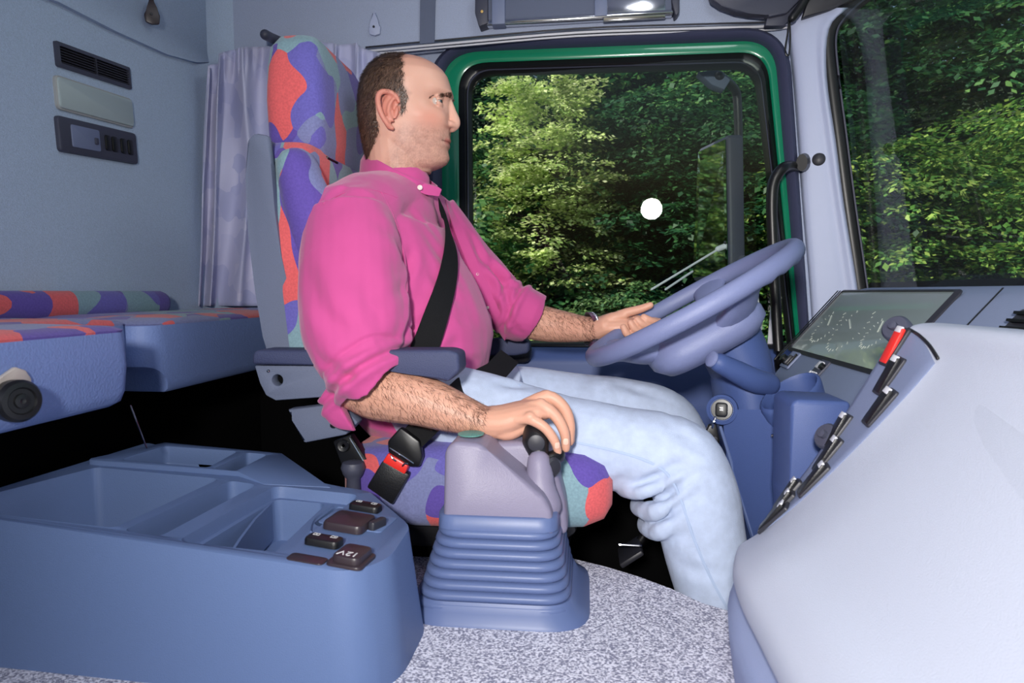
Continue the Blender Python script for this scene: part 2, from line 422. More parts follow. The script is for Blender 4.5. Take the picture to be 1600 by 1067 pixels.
# white moulding under the side lining
mo = [at(*p, 1.952) for p in ((572, 80), (700, 68), (900, 51), (1100, 44), (1200, 41), (1236, 36), (1300, 20), (1345, 2), (1400, -30))]
t3 = struct(part('trim_3', tube(mo, .0035, n=8), M['alu']))
part('moulding_bead', tube([p + Vector((0, -.001, .011)) for p in mo], .0022, n=8), M['charcoal'], t3)
part('moulding_bead', tube([p + Vector((0, .0, -.009)) for p in mo], .0028, n=8), M['alu'], t3)
# door seal, door, window
so, si = dpts(SEAL_O, YS - .03), dpts(SEAL_I, YS - .03); sm_ = [(a + b) / 2 + Vector((0, -.014, 0)) for a, b in zip(so, si)]
back = Vector((0, .05, 0))
struct(part('trim_4', ring(so, sm_, si, [p + back for p in si], [p + back for p in so]), M['seal'], sm=70))
door = struct(bpy.data.objects.new('door_1', None)); COL.objects.link(door); door.location = (0, YS, 0)
so, gi = dpts(SEAL_I, YS + .004), dpts(GRN_I, YS - .004); gm = [a * .2 + b * .8 + Vector((0, -.006, 0)) for a, b in zip(so, gi)]
fo = [p + (p - Vector((.05, YS, 1.1))).normalized() * .05 for p in so]
part('door_frame', ring(fo, so, gm, gi, [p + back for p in gi], [p + back for p in fo]), M['green'], door, 60)
g0 = dpts(GRN_I, YS); g1 = dpts(PANE, YS + .004); gm = [a * .45 + b * .55 + Vector((0, -.012, 0)) for a, b in zip(g0, g1)]
gk = part('window_gasket', ring(g0, gm, g1, [p + back * .5 for p in g1], [p + back * .5 for p in g0]), M['rubber'], door, 60)
bead = [a * .25 + b * .75 + Vector((0, -.011, 0)) for a, b in zip(g0, g1)]
part('gasket_bead', loft([[p + Vector((dx, dy, dz)) for p in bead] for dx, dy, dz in ((-.002, 0, .002), (0, -.003, 0), (.002, 0, -.002), (0, .003, 0))], cap=False, closed=True), M['darkgrey'], gk)
pane = rquad([(728, 108), (1188, 96), (1240, 552), (731, 552)], [38, 36, 4, 4], 8)
pb = dpts(pane, YS + .014)
TILT = R(3.3)                                         # the glass leans in at the top
zc = pb[0].z * .5 + pb[-1].z * .5
pb = [p + Vector((0, -(p.z - 1.15) * math.tan(TILT) - (p.x - .1) * .035, 0)) for p in pb]
part('window_pane', prism(pb, (0, .004, 0)), M['glass'], door, None)
# door trim panel under the window: ledge, pad and lower skin
ltop = at(1000, 540, YS).z
bm = prism([(-.42, 2.03, .02), (-.42, 1.94, .02), (-.42, 1.90, ltop - .16), (-.42, 1.90, ltop - .035), (-.42, 1.93, ltop - .004), (-.42, 2.03, ltop)], (1.09, 0, 0), .012, 3)
part('door_trim', bm, M['dash_low'], door)
part('door_sill_strip', prism([(-.42, 1.955, ltop - .002), (-.42, 2.015, ltop - .002), (-.42, 2.015, ltop + .012), (-.42, 1.962, ltop + .008)], (1.09, 0, 0), .002), M['black'], door)
ga = at(808, 545, 1.88); part('door_armrest', box((.30, .07, .055), Matrix.Translation(ga + Vector((-.11, .0, -.01))), .018, 3), M['charcoal'], door)
# windscreen pillar between the door seal and the windscreen gasket
rows = [(12, 1226, 1250, 1296, 1325), (45, 1233, 1250, 1276, 1296), (120, 1242, 1256, 1278, 1292), (220, 1250, 1268, 1290, 1306), (320, 1257, 1278, 1304, 1319), (450, 1268, 1292, 1322, 1340), (560, 1275, 1302, 1335, 1352)]
g = [[at(r[1] - 4, r[0], 1.965), at(r[1] + 3, r[0], 1.935), at(r[2] * .6 + r[3] * .4, r[0], 1.92), at(r[3], r[0], 1.915), at(r[4] - 4, r[0], 1.905), at(r[4] + 2, r[0], 1.925)] for r in rows]
pillar = struct(part('trim_5', patch(g, 4, .03, (.5, .8, 0)), M['pillar'], sm=60))
# windscreen: black gasket and pane
wl = [at(1392, -34, 1.925), at(1345, -2, 1.925), at(1310, 30, 1.925), at(1296, 60, 1.925), at(1300, 120, 1.925), at(1313, 220, 1.925), at(1326, 320, 1.925), at(1345, 450, 1.925), at(1360, 560, 1.925)]
bm = bmesh.new(); b_tube(bm, wl, [(.020, .013)] * len(wl), ref=(0, -1, 0), n=10)
win = struct(part('window_1', bm, M['rubber'], sm=60))
bm = bmesh.new(); b_tube(bm, [p + Vector((.013, -.012, 0)) for p in wl], .0028, n=8); part('gasket_bead', bm, M['darkgrey'], win)
wb, wt = at(1340, 452, 1.94), at(1296, 45, 1.94)
dv = (wt - wb) / (wt.z - wb.z)
def ws(y, z, bow=.05): 
    p = wb + dv * (z - wb.z); return Vector((p.x + .02 + bow * (1 - ((y - .95) / .99) ** 2), y, z))
pg = [[ws(y, z) for z in (CZ - .1, CZ + .2, CZ + .5, CZ + .8, CZ + 1.1)] for y in (1.935, 1.6, 1.2, .8, .4, 0.0, -.4)]
part('pane', patch(pg, 3, .005, (1, 0, 0)), M['windscreen'], win, 60)
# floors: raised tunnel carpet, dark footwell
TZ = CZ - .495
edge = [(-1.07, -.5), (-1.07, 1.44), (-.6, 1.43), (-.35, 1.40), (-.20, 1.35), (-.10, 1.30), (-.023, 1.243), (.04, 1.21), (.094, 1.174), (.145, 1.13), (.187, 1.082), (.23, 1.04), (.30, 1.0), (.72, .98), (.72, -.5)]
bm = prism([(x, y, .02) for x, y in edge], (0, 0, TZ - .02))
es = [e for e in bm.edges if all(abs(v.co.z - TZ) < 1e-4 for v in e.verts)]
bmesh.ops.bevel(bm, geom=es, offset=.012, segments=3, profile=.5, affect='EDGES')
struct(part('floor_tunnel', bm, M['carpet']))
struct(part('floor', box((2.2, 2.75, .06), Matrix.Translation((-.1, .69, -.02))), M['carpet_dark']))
# bunk base and added panels, coloured black for the shade there; footwell firewall
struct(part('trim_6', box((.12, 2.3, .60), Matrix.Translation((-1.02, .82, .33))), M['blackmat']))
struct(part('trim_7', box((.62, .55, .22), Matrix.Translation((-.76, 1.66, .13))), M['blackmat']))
struct(part('shade_trim_8', box((.62, .03, .66), Matrix.Translation((-.74, 1.935, .35))), M['blackmat']))  # added panel, black in place of shade on the lower side wall
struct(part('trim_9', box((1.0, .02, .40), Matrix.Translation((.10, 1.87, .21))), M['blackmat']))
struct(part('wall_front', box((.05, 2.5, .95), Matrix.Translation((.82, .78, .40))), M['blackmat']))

# ================================================================= FIXTURES ON THE WALLS
def on_back(px, py, X=XB): return atx(px, py, X)
def back_frame(a, b, off=0.0):
    """frame on the back wall: X along a->b, Y up, Z out of the wall"""
    x = (b - a).normalized(); z = Vector((1, 0, 0)); z = (z - x * z.dot(x)).normalized()
    y = z.cross(x); m = Matrix((x, y, z)).transposed().to_4x4(); m.translation = (a + b) / 2 + z * off; return m
# vent with slats
a, b = on_back(84, 83), on_back(201, 123); mx = back_frame(a, b); L = (b - a).length
t = thing('wall_vent', 'slatted dark blue air vent high on the back wall', 'vent', (a + b) / 2)
o_, i_ = rrect(L, .050, .005), rrect(L - .016, .034, .003)
part('vent_frame', loft([[mx @ Vector((p.x, p.y, z)) for p in l] for l, z in ((o_, 0), (o_, .006), (i_, .008), (i_, .0))], cap=False, closed=True), M['darkgrey'], t)
part('vent_backing', box((L - .014, .036, .002), mx @ Matrix.Translation((0, 0, .001))), M['blackmat'], t)
for k in range(6): part('slat', box((L - .016, .0022, .005), mx @ Matrix.Translation((0, -.0135 + .0054 * k, .004)) @ Matrix.Rotation(R(30), 4, 'X')), M['charcoal'], t)
part('vent_rib', box((.004, .034, .006), mx @ Matrix.Translation((0, 0, .0035))), M['charcoal'], t)
# reading lamp
a, b = on_back(84, 143), on_back(204, 178); mx = back_frame(a, b); L = (b - a).length
t = thing('reading_lamp', 'flat frosted reading lamp, unlit, below the slatted wall vent', 'lamp', (a + b) / 2)
part('lamp_lens', slab(L - .004, .062, .010, .010, mx, .004), M['lens'], t)
o_, i_ = rrect(L + .002, .068, .012), rrect(L - .006, .060, .009)
part('lamp_frame', loft([[mx @ Vector((p.x, p.y, z)) for p in l] for l, z in ((o_, 0), (o_, .005), (i_, .007), (i_, 0))], cap=False, closed=True), mat('lamp_rim', rgb(170, 172, 170), .4), t)
# switch plate
a, b = on_back(86, 208), on_back(209, 233); mx = back_frame(a, b); L = (b - a).length
t = thing('bunk_switch_panel', 'grey switch plate with four black rockers below the reading lamp', 'switch panel', (a + b) / 2)
part('plate', slab(L, .072, .009, .010, mx, .004), M['darkgrey'], t)
part('recess', slab(L * .34, .046, .005, .004, mx @ Matrix.Translation((-L * .20, 0, .0085)), .0015), M['panel'], t)
part('clip', box((.010, .014, .008), mx @ Matrix.Translation((-L * .085, -.002, .012)), .002), M['darkgrey'], t)
for k, dx in enumerate((.075, .165, .285, .385)):
    part('rocker', slab(.0175, .034, .006, .004, mx @ Matrix.Translation((L * dx, 0, .0095)), .0015), M['rubber'], t)
# coat hooks
def hook(p, n, up, name, label, m):
    t = thing(name, label, 'hook', p, 'coat hooks on the upper lining'); mx = fr(p, Vector(up).cross(n), up)
    # frame: X across, Z up, -Y... build with outward n
    def q(x, z, o): return p + mx.to_3x3() @ Vector((x, 0, z)) + Vector(n) * o
    out = [(-.006, .034), (.002, .036), (.006, .012), (.016, -.006), (.014, -.026), (-.002, -.030), (-.016, -.026), (-.019, -.008), (-.010, .006)]
    part('hook_plate', prism([q(x, z, 0) for x, z in out], Vector(n) * .009, .003), m, t)
    part('screw', lathe([(.0, 0), (.0035, 0), (.003, .002), (0, .002)], fr(q(-.003, -.006, .009), Vector(up), n)), M['charcoal'], t)
    return t
hook(at(587, 40, 1.953), (0, -1, 0), (0, 0, 1), 'coat_hook', 'light grey coat hook on the side lining above the man', M['pillar'])
hook(atx(238, 20, XB + .03), (.62, -.78, 0), (0, 0, 1), 'coat_hook', 'brownish coat hook at the top of the back wall', M['brown'])
# peg beside the headrest
t = tag(part('wall_peg', tube([at(414, 54, 1.82), at(424, 59, 1.90), at(440, 66, 1.957)], .0135, n=16), M['darkgrey']), 'thick round grey peg sticking out of the lining above the headrest', 'peg')
# strap band on the side lining
t = tag(part('trim_strap', prism([at(656, 69, 1.949), at(679, 67, 1.949), at(681, -20, 1.949), at(657, -20, 1.949)], (0, -.003, 0)), M['shell']), 'vertical lavender grey band on the side lining above the man', 'strap')
# roller blind cassette above the door
t = thing('roller_blind', 'long grey and chrome roller blind cassette above the door window', 'blind', at(900, 20, 1.93))
def bar(px0, px1, y0, y1, Y0, Y1, m, name, bev=.003, dy=0):
    a0, a1, b1, b0 = at(px0, y0, Y0), at(px1, y0 - (px1 - px0) * .058, Y0), at(px1, y1 - (px1 - px0) * .058, Y0), at(px0, y1, Y0)
    return part(name, prism([a0, a1, b1, b0], (0, Y1 - Y0, 0), bev), m, t)
bar(757, 1050, -14, 33, 1.925, 1.95, M['shell'], 'blind_cloth')
bar(757, 1052, 31, 38, 1.915, 1.95, M['chrome'], 'blind_rail')
bar(942, 1040, -14, 33, 1.918, 1.93, M['chrome'], 'mirror_strip')
bar(768, 789, -14, 38, 1.912, 1.95, M['panel'], 'cloth_band')
bar(929, 949, -14, 25, 1.912, 1.95, M['panel'], 'cloth_band')
for px, w in ((742, 20), (1050, 12)):
    e = part('end_cap', prism([at(px, -14, 1.91), at(px + w, -14, 1.91), at(px + w, 36 - (px - 742) * .055, 1.91), at(px + 6, 41 - (px - 742) * .055, 1.91), at(px, 20 - (px - 742) * .055, 1.91)], (0, .045, 0), .003), M['darkgrey'], t)
part('indicator', lathe([(0, 0), (.004, 0), (.0035, .002), (0, .003)], fr(at(753, 18, 1.909), (0, 0, 1), (0, -1, 0))), mat('amber', rgb(230, 190, 110), .3), e)
# sun visor and its arm
t = thing('sun_visor', 'dark grey folded sun visor at the roof edge beside the windscreen', 'visor', at(1180, 5, 1.9))
vp = [(1112, 0), (1128, 9), (1150, 18), (1172, 21), (1198, 20), (1202, 26), (1230, 20), (1262, -12), (1262, -40), (1100, -40)]
part('visor_pad', prism(pts(vp, 1.90), (0, .03, 0), .005), M['darkgrey'], t)
part('visor_bracket', prism(pts([(1200, 22), (1196, 40), (1226, 40), (1238, 24), (1262, -14), (1240, -14)], 1.915), (0, .025, 0), .003), M['darkgrey'], t)
part('visor_arm', tube(pts([(1262, -8), (1250, 12), (1238, 28)], 1.89), .011, n=12), M['black'], t)
part('second_pad', prism(pts([(1254, 28), (1300, 14), (1345, -6), (1370, -40), (1275, -40)], 1.90), (0, .02, 0), .004), M['charcoal'], t)
# hanging loop
lp = pts([(1233, 28), (1231, 50), (1227, 76), (1229, 86), (1233, 84), (1235, 60), (1234, 30)], 1.90)
tag(part('pull_cord', tube(lp, .0022, n=8), M['rubber']), 'thin black cord loop hanging at the top of the windscreen pillar', 'cord')
# grab handle, plug
t = thing('grab_handle', 'curved black grab handle on the windscreen pillar', 'handle', at(1215, 400, 1.9))
hp = pts([(1257, 254), (1240, 256), (1222, 264), (1209, 285), (1206, 320), (1208, 380), (1211, 450), (1215, 520), (1218, 570), (1232, 590)], 1.87)
hp[0].y = 1.935; hp[1].y = 1.90; hp[-1].y = 1.95
part('grip', tube(hp, [.013, .0135, .0145, .015, .0145, .014, .0135, .013, .013, .013], n=14), M['rubber'], t)
part('mount', tube([at(1253, 254, 1.90), at(1258, 254, 1.945)], [(.014, .022), (.017, .026)], ref=(0, 0, 1), n=14, sub=1, round_ends=False), M['rubber'], t)
tag(part('plug_cap', lathe([(0, 0), (.0175, 0), (.0175, .004), (.014, .007), (0, .008)], fr(at(1279, 249, 1.925), (0, 0, 1), (-.35, -1, 0))), M['charcoal']), 'round dark plug in the windscreen pillar beside the grab handle', 'plug')
# curtain: gathered folds drawn into the corner
def curtain():
    bm = bmesh.new(); path = []
    base = [(312, 1.80), (345, 1.88), (400, 1.925), (470, 1.925), (540, 1.925), (592, 1.925)]
    N, K = 150, 34; V = []
    top = [(0, 104), (.09, 100), (.13, 86), (.2, 80), (.27, 74), (.5, 72), (.65, 64), (.78, 70), (.86, 66), (.93, 78), (1, 84)]
    for k in range(K + 1):
        v = k / K; row = []
        for i in range(N + 1):
            u = i / N; bx = np.interp(u, np.linspace(0, 1, 6), [b[0] for b in base]); by = np.interp(u, np.linspace(0, 1, 6), [b[1] for b in base])
            ty = np.interp(u, [p[0] for p in top], [p[1] for p in top]); py = ty + (478 - ty) * v
            bx2 = bx + (1 - v) * 10 * (1 - u) - v * 6 * (1 - u)
            ph = u * 2 * math.pi * 7 + 1.5 * math.sin(u * 9) + v * 1.3 * math.sin(u * 13) + .7 * math.sin(v * 5 + u * 7)
            amp = .026 * (.45 + .55 * min(1, v * 3 + .25)) 
            f = math.sin(ph) + .30 * math.sin(1.7 * ph + 1 + v * 3) + .18 * math.sin(v * 11 + u * 40)
            pinch = .010 * math.sin(u * 140) * math.exp(-((v - .05) / .06) ** 2)
            gath = .02 * math.exp(-((v - .18) / .13) ** 2) * math.sin(u * 31 + 1)
            p = at(bx2 + 5 * math.cos(ph), py, by - amp * f - .012 + pinch + gath)
            row.append(bm.verts.new(p))
        V.append(row)
    for k in range(K):
        for i in range(N): bm.faces.new((V[k][i], V[k][i + 1], V[k + 1][i + 1], V[k + 1][i]))
    me = evaluated(bm, [('SUBSURF', dict(levels=1, render_levels=1)), ('SOLIDIFY', dict(thickness=.0018))])
    return me
mc = mat('curtain_cloth', rgb(176, 176, 208), .8, spec=.2, bump=(700, .3), sheen=.2)
n = mc.node_tree.nodes; l = mc.node_tree.links
tc = n.new('ShaderNodeTexCoord'); vo = n.new('ShaderNodeTexVoronoi'); vo.inputs['Scale'].default_value = 13; vo.distance = 'MANHATTAN'
l.new(tc.outputs['Object'], vo.inputs['Vector']); cr = n.new('ShaderNodeValToRGB'); sp = n.new('ShaderNodeSeparateColor'); l.new(vo.outputs['Color'], sp.inputs[0]); l.new(sp.outputs[0], cr.inputs[0])
cr.color_ramp.elements[0].color = rgb(178, 182, 216); cr.color_ramp.elements[1].color = rgb(206, 206, 230); l.new(cr.outputs[0], n['Principled BSDF'].inputs['Base Color'])
tag(link('curtain', curtain(), mc, None, 180), 'gathered lavender curtain hanging in the corner behind the seat', 'curtain')
# ================================================================= BUNK
def cushion(name, label, plan, z0, z1, rad, lip, mtop, notch=None):
    """vinyl-sided mattress with a patchwork top; plan is its outline"""
    t = thing(name, label, 'mattress', (sum(p[0] for p in plan) / len(plan), sum(p[1] for p in plan) / len(plan), z0))
    pl = rquad(plan, rad, 6); c = sum((Vector(p) for p in pl), Vector((0, 0))) / len(pl)
    def inset(d): return [p + (c - p).normalized() * d for p in pl]
    def r(d, z): return [Vector((p.x, p.y, z)) for p in inset(d)]
    side_ = loft([r(.02, z0), r(.006, z0 + .006), r(.0, z0 + .02), r(-.004, (z0 + z1) / 2), r(0, z1 - lip), r(.004, z1 - lip + .003)])
    if notch: link('mattress_side', cut(side_, notch, .006, 3), M['vinyl'], t, 50)
    else: part('mattress_side', side_, M['vinyl'], t, 60)
    part('mattress_top', loft([r(.002, z1 - lip), r(-.001, z1 - lip + .004), r(.004, z1 - .004), r(.016, z1), r(.10, z1 + .006)]), mtop, t, 60)
    return t
bunk_left = t = cushion('bunk_mattress', 'left bunk section with patchwork top and blue vinyl front, beside the black knob',
        [(-.672, -.1), (-.672, .945), (-.800, .965), (-.806, 1.128), (-1.065, 1.128), (-1.065, -.1)], CZ - .166, CZ - .050, [.05, .03, .02, .02, .02, .05], .010, M['bedfab'])
t = cushion('bunk_mattress', 'right bunk section with a rounded vinyl corner, directly behind the seat',
        [(-.768, 1.130), (-.778, 1.95), (-1.04, 1.95), (-1.065, 1.130)], CZ - .186, CZ - .052, [.055, .03, .05, .02], .010, M['bedfab'], [lathe([(.056, -.4), (.056, .4)], fr((-.9, 1.128, CZ - .190), (0, 1, 0), (1, 0, 0)), 32)])
# bolster along the wall
a, b = atx(-60, 474, -1.04), atx(248, 472, -1.04); b.z = a.z = CZ - .028
t = tag(part('wall_bolster', tube([a, a.lerp(b, .3), a.lerp(b, .7), b], [(.026, .030)] * 4, n=18, sub=3), M['fabric']), 'low patchwork bolster lying along the back wall on the bunk', 'bolster')
# latch knob on the left section
p = atx(17, 626, -.665); KS = .80
t = bunk_left
mx = fr(p, (0, 1, 0), (1, -.25, 0)); mx = Matrix.Translation(p) @ Vector((1, -.35, 0.05)).to_track_quat('Z', 'Y').to_matrix().to_4x4() @ Matrix.Scale(KS, 4)
part('latch_knob', lathe([(0, -.002), (.026, -.002), (.031, .006), (.031, .022), (.027, .028), (.020, .029), (.018, .026), (.011, .026), (.010, .029), (.004, .030), (0, .028)], mx, 28), M['rubber'], t, 30)
part('strap_plate', prism([p + Vector((-.006, y * KS, z * KS + .001)) for y, z in ((-.05, .020), (-.01, .036), (.012, .047), (.030, .040), (.040, .026), (.035, -.01), (-.04, -.01))], (.006, 0, 0), .002), mat('beige_plate', rgb(186, 176, 168), .4), t)
# thin rod behind the console
tag(part('rod', tube([atx(204, 634, -.735), atx(229, 700, -.72)], .0013, n=6, sub=1), M['chrome']), 'thin bright rod hanging in the dark below the bunk', 'rod')

# ================================================================= STORAGE CONSOLE
SL = -.085
def ctop(x, up=0): return CZ - .300 + SL * (x + .76) + up
def con(px, py, up=0):
    d = ray(px, py); k = (ctop(0, up) - CZ) / (d.z - SL * d.x); return CAM + d * k
def pz(poly, z0, z1f, fl=0.0):
    c = Vector((sum(p[0] for p in poly) / len(poly), sum(p[1] for p in poly) / len(poly)))
    bot = [Vector((p[0], p[1], z0)) + (Vector((p[0] - c.x, p[1] - c.y, 0)).normalized() * fl) for p in poly]
    return loft([bot, [Vector((p[0], p[1], z1f(p[0]))) for p in poly]])
def bin_(pxs, depth, up=0, rad=.012, draft=.97):
    q = [con(x, y, up) for x, y in pxs]
    pl = rquad([(p.x, p.y) for p in q], rad, 4); c = sum(pl, Vector((0, 0))) / len(pl)
    f = lambda s, dz: [Vector((c.x + (p.x - c.x) * s, c.y + (p.y - c.y) * s, ctop(c.x + (p.x - c.x) * s, up) + dz)) for p in pl]
    return loft([f(draft, -depth), f(1, .0), f(1.0, .03)])
t = thing('storage_console', 'blue plastic storage console with open bins and switches, left foreground', 'console', (-.55, 1.05, TZ))
cab = t
plan = rquad([(-.872, .806), (-.283, .780), (-.249, .835), (-.252, .95), (-.264, .972), (-.359, 1.092), (-.42, 1.10), (-.845, 1.225)], [.01, .03, .03, .015, .01, .01, .02, .01], 5)
me = cut(pz(plan, TZ, ctop, .022), [bin_([(150, 730), (343, 748), (178, 825), (-95, 793)], .115), bin_([(360, 751), (402, 757), (250, 838), (192, 829)], .07),
      bin_([(430, 759), (562, 773), (447, 864), (275, 846)], .018, 0, .018), bin_([(432, 763), (510, 770), (412, 858), (290, 845)], .085, 0, .012), bin_([(524, 774), (556, 777), (503, 806), (488, 800)], .045, 0, .01), bin_([(258, 698), (372, 706), (325, 730), (188, 719)], .10, .009, .01), bin_([(386, 708), (418, 711), (368, 735), (334, 731)], .06, .009, .008)], .0055, 3)
link('console_body', me, M['pvc'], t, 50)
sh = [(-1.0, 1.15), (-.545, 1.118), (-.49, 1.165), (-.56, 1.19), (-.82, 1.265), (-1.0, 1.30)]
q = [con(150, 727), con(372, 744), con(412, 757), con(516, 762), con(440, 709, .009), con(258, 692, .009), con(100, 720, .009)]
shp = [(q[0].x - .012, q[0].y), (q[0].x, q[0].y), (q[1].x, q[1].y), (q[2].x, q[2].y), (q[3].x, q[3].y), (q[4].x, q[4].y), (q[5].x, q[5].y), (q[0].x - .012, q[0].y + .004)]
bot = [Vector((x, y, ctop(x, -.02))) for x, y in shp]
tp = [Vector((x, y, ctop(x, u))) for (x, y), u in zip(shp, (.008, .008, .008, .001, .001, .010, .010, .010))]
me = cut(loft([bot, tp]), [bin_([(258, 698), (372, 706), (325, 730), (188, 719)], .06, .009, .01), bin_([(386, 708), (418, 711), (368, 735), (334, 731)], .05, .009, .008)], .004, 2)
link('rear_shelf', me, M['pvc'], t, 50)
q1, q2, q3, q4 = con(398, 790), con(425, 764), con(488, 800), con(520, 775)
part('tray_divider', loft([[Vector((p.x + dx, p.y, p.z + dz)) for dx, dz in ((-.003, -.080), (-.002, -.020), (.002, -.020), (.003, -.080))] for p in (con(352, 852), con(374, 820), con(398, 790), con(424, 766))]), M['pvc'], t, 50)
part('tray_divider', tube([q4 + Vector((0, 0, -.045)), q3.lerp(q4, .4) + Vector((-.004, 0, -.045)), q3 + Vector((0, 0, -.045)), q3 + Vector((.012, -.035, -.045))], [(.004, .030)] * 4, ref=(0, 0, 1), n=12, round_ends=False), M['pvc'], t, 60)
def ctop_frame(px, py, up=0.0, rot=0.0):
    p = con(px, py); z = Vector((-SL, 0, 1)).normalized(); return fr(p + z * up, (math.cos(rot), math.sin(rot), SL), z)
part('switch_plate', slab(.098, .068, .008, .0012, ctop_frame(560, 813, 0, -.10)), M['pvc'], t)
def glyphs(parent, mx, xs, h=.0055):
    for k, dx in enumerate(xs):
        bm = bmesh.new(); w = h * 1.5
        for (cx, cy, sx, sy) in ((0, h / 2, w, h * .16), (0, -h / 2, w, h * .16), (-w / 2, 0, h * .16, h), (w / 2, 0, h * .16, h), ((.0, 0, h * .16, h) if k == 0 else (.15 * w, 0, h * .16, h))):
            b_box(bm, (sx, sy, .0005), mx @ Matrix.Translation((dx + cx, cy + .004, 0)))
        part('window_symbol', bm, M['white'], parent, None)
for px, py, rot in ((571, 797, -.12), (506, 851, -.10)):
    mx = ctop_frame(px, py, .001, rot); s = part('window_switch', slab(.049, .025, .008, .010, mx, .004), M['black'], t)
    glyphs(s, mx @ Matrix.Translation((0, 0, .0101)), (-.013, .012))
mx = ctop_frame(546, 822, .001, -.10); s = part('mirror_switch', slab(.060, .058, .010, .012, mx, .005), M['brown'], t)
part('switch_knob', slab(.011, .032, .004, .012, ctop_frame(589, 825, .001, -.35), .003), M['charcoal'], t)
part('blank_cover', slab(.050, .022, .007, .0016, ctop_frame(480, 874, 0, -.10)), M['brown'], t)
mx = ctop_frame(549, 876, 0.0, -.12); s = part('socket_base', slab(.048, .052, .009, .004, mx, .002), M['brown'], t)
s = part('socket_cover', slab(.038, .046, .010, .010, mx @ Matrix.Translation((0, .002, .003)), .004), M['brown'], t)
lt = link('socket_text', text_mesh('12V', .017), M['white'], s, None); lt.matrix_local = mx @ Matrix.Translation((.0, -.010, .0131)) @ Matrix.Rotation(math.pi, 4, 'Z')

# ================================================================= GEAR SHIFTER COLUMN
GX = -.137
t = thing('gear_shifter', 'tall mauve gear shifter column with ribbed blue bellows on the grey carpet', 'gear shifter', (GX, 1.09, TZ))
def rr(w, d, cx, cy, z, r): return [Vector((cx + p.x, cy + p.y, z)) for p in rrect(w, d, r, 6)]
part('base_flange', loft([rr(.285, .262, GX + .005, 1.092, TZ, .07), rr(.282, .258, GX + .005, 1.092, TZ + .006, .07), rr(.255, .235, GX + .002, 1.09, TZ + .016, .06), rr(.242, .22, GX, 1.09, TZ + .03, .05)]), M['bellow'], t, 60)
zb0, zb1, NR = TZ + .014, CZ - .362, 8
ph = (zb1 - zb0) / NR
for k in range(NR):
    f = k / (NR - 1); w = .243 - .052 * f; d = .225 - .040 * f; cx = GX + .0035 * f; cy = 1.088 + .006 * f; z = zb0 + ph * k
    rs = [rr(w - .016, d - .016, cx, cy, z - .001, .04), rr(w - .004, d - .004, cx, cy, z + .0015, .045), rr(w, d, cx, cy, z + ph * .42, .045), rr(w - .004, d - .004, cx, cy, z + ph * .78, .045), rr(w - .014, d - .014, cx, cy, z + ph * .94, .04), rr(w - .02, d - .02, cx, cy, z + ph, .04)]
    part('bellows_rib', loft(rs), M['bellow'], t, 60)
part('bellows_core', loft([rr(.21, .19, GX, 1.09, TZ + .01, .04), rr(.165, .16, GX + .003, 1.094, zb1 + .004, .035)]), M['blackmat'], t)
part('housing_collar', loft([rr(.188, .180, GX + .004, 1.096, zb1 - .002, .03), rr(.186, .178, GX + .004, 1.096, zb1 + .018, .03), rr(.180, .172, GX + .004, 1.096, zb1 + .020, .03)]), M['bellow'], t, 60)
ho = [at(*p, 1.012) for p in ((691, 838), (694, 704), (708, 690), (750, 694), (764, 706), (849, 776), (862, 800), (866, 838))]
part('housing', evaluated(prism(ho, (0, .168, 0)), [('BEVEL', dict(width=.013, segments=4, limit_method='ANGLE', angle_limit=R(20)))]) if False else prism(ho, (0, .168, 0), .011, 4), M['gear'], t, 50)
h2 = [at(*p, 1.085) for p in ((745, 838), (745, 694), (818, 690), (848, 706), (872, 745), (884, 790), (888, 838))]
part('housing_hump', prism(h2, (0, .098, 0), .012, 4), M['gear'], t, 50)
kb, kt = at(846, 762, 1.06), at(842, 722, 1.072)
part('lever_socket', tube([at(856, 790, 1.06), kb, at(843, 737, 1.068), kt], [.022, .0225, .021, .019], n=20), M['gear'], t, 60)
part('emblem_plate', lathe([(0, 0), (.021, 0), (.021, .0012), (.019, .002), (0, .002)], fr(Vector((at(736, 691, 1.062).x, 1.062, at(725, 690, 1.012).z + .0012)), (1, 0, 0), (0, 0, 1)) @ Matrix.Scale(1.15, 4, (0, 1, 0)), 28), mat('green_emblem', rgb(96, 150, 140), .5, bump=(300, .8)), t)
st = part('lever_knob', tube([at(846, 726, 1.075), at(842, 708, 1.085), at(838, 690, 1.092), at(836, 676, 1.10)], [.015, .017, .0225, .020], n=20), M['black'], t, 60)
part('knob_button', lathe([(0, 0), (.0135, 0), (.0135, .003), (.011, .004), (0, .0045)], fr(at(838, 692, 1.0735), (0, 0, 1), (.05, -1, .1)), 28), M['charcoal'], st)
part('lever_trigger', tube([at(852, 722, 1.08), at(862, 718, 1.085), at(872, 712, 1.095)], [.014, .014, .012], n=16), M['rubber'], t)
part('trigger_collar', lathe([(.008, 0), (.015, 0), (.016, .004), (.012, .008), (0, .009)], fr(at(862, 729, 1.075), (0, 0, 1), (.3, -.4, .8)), 20), M['charcoal'], t)

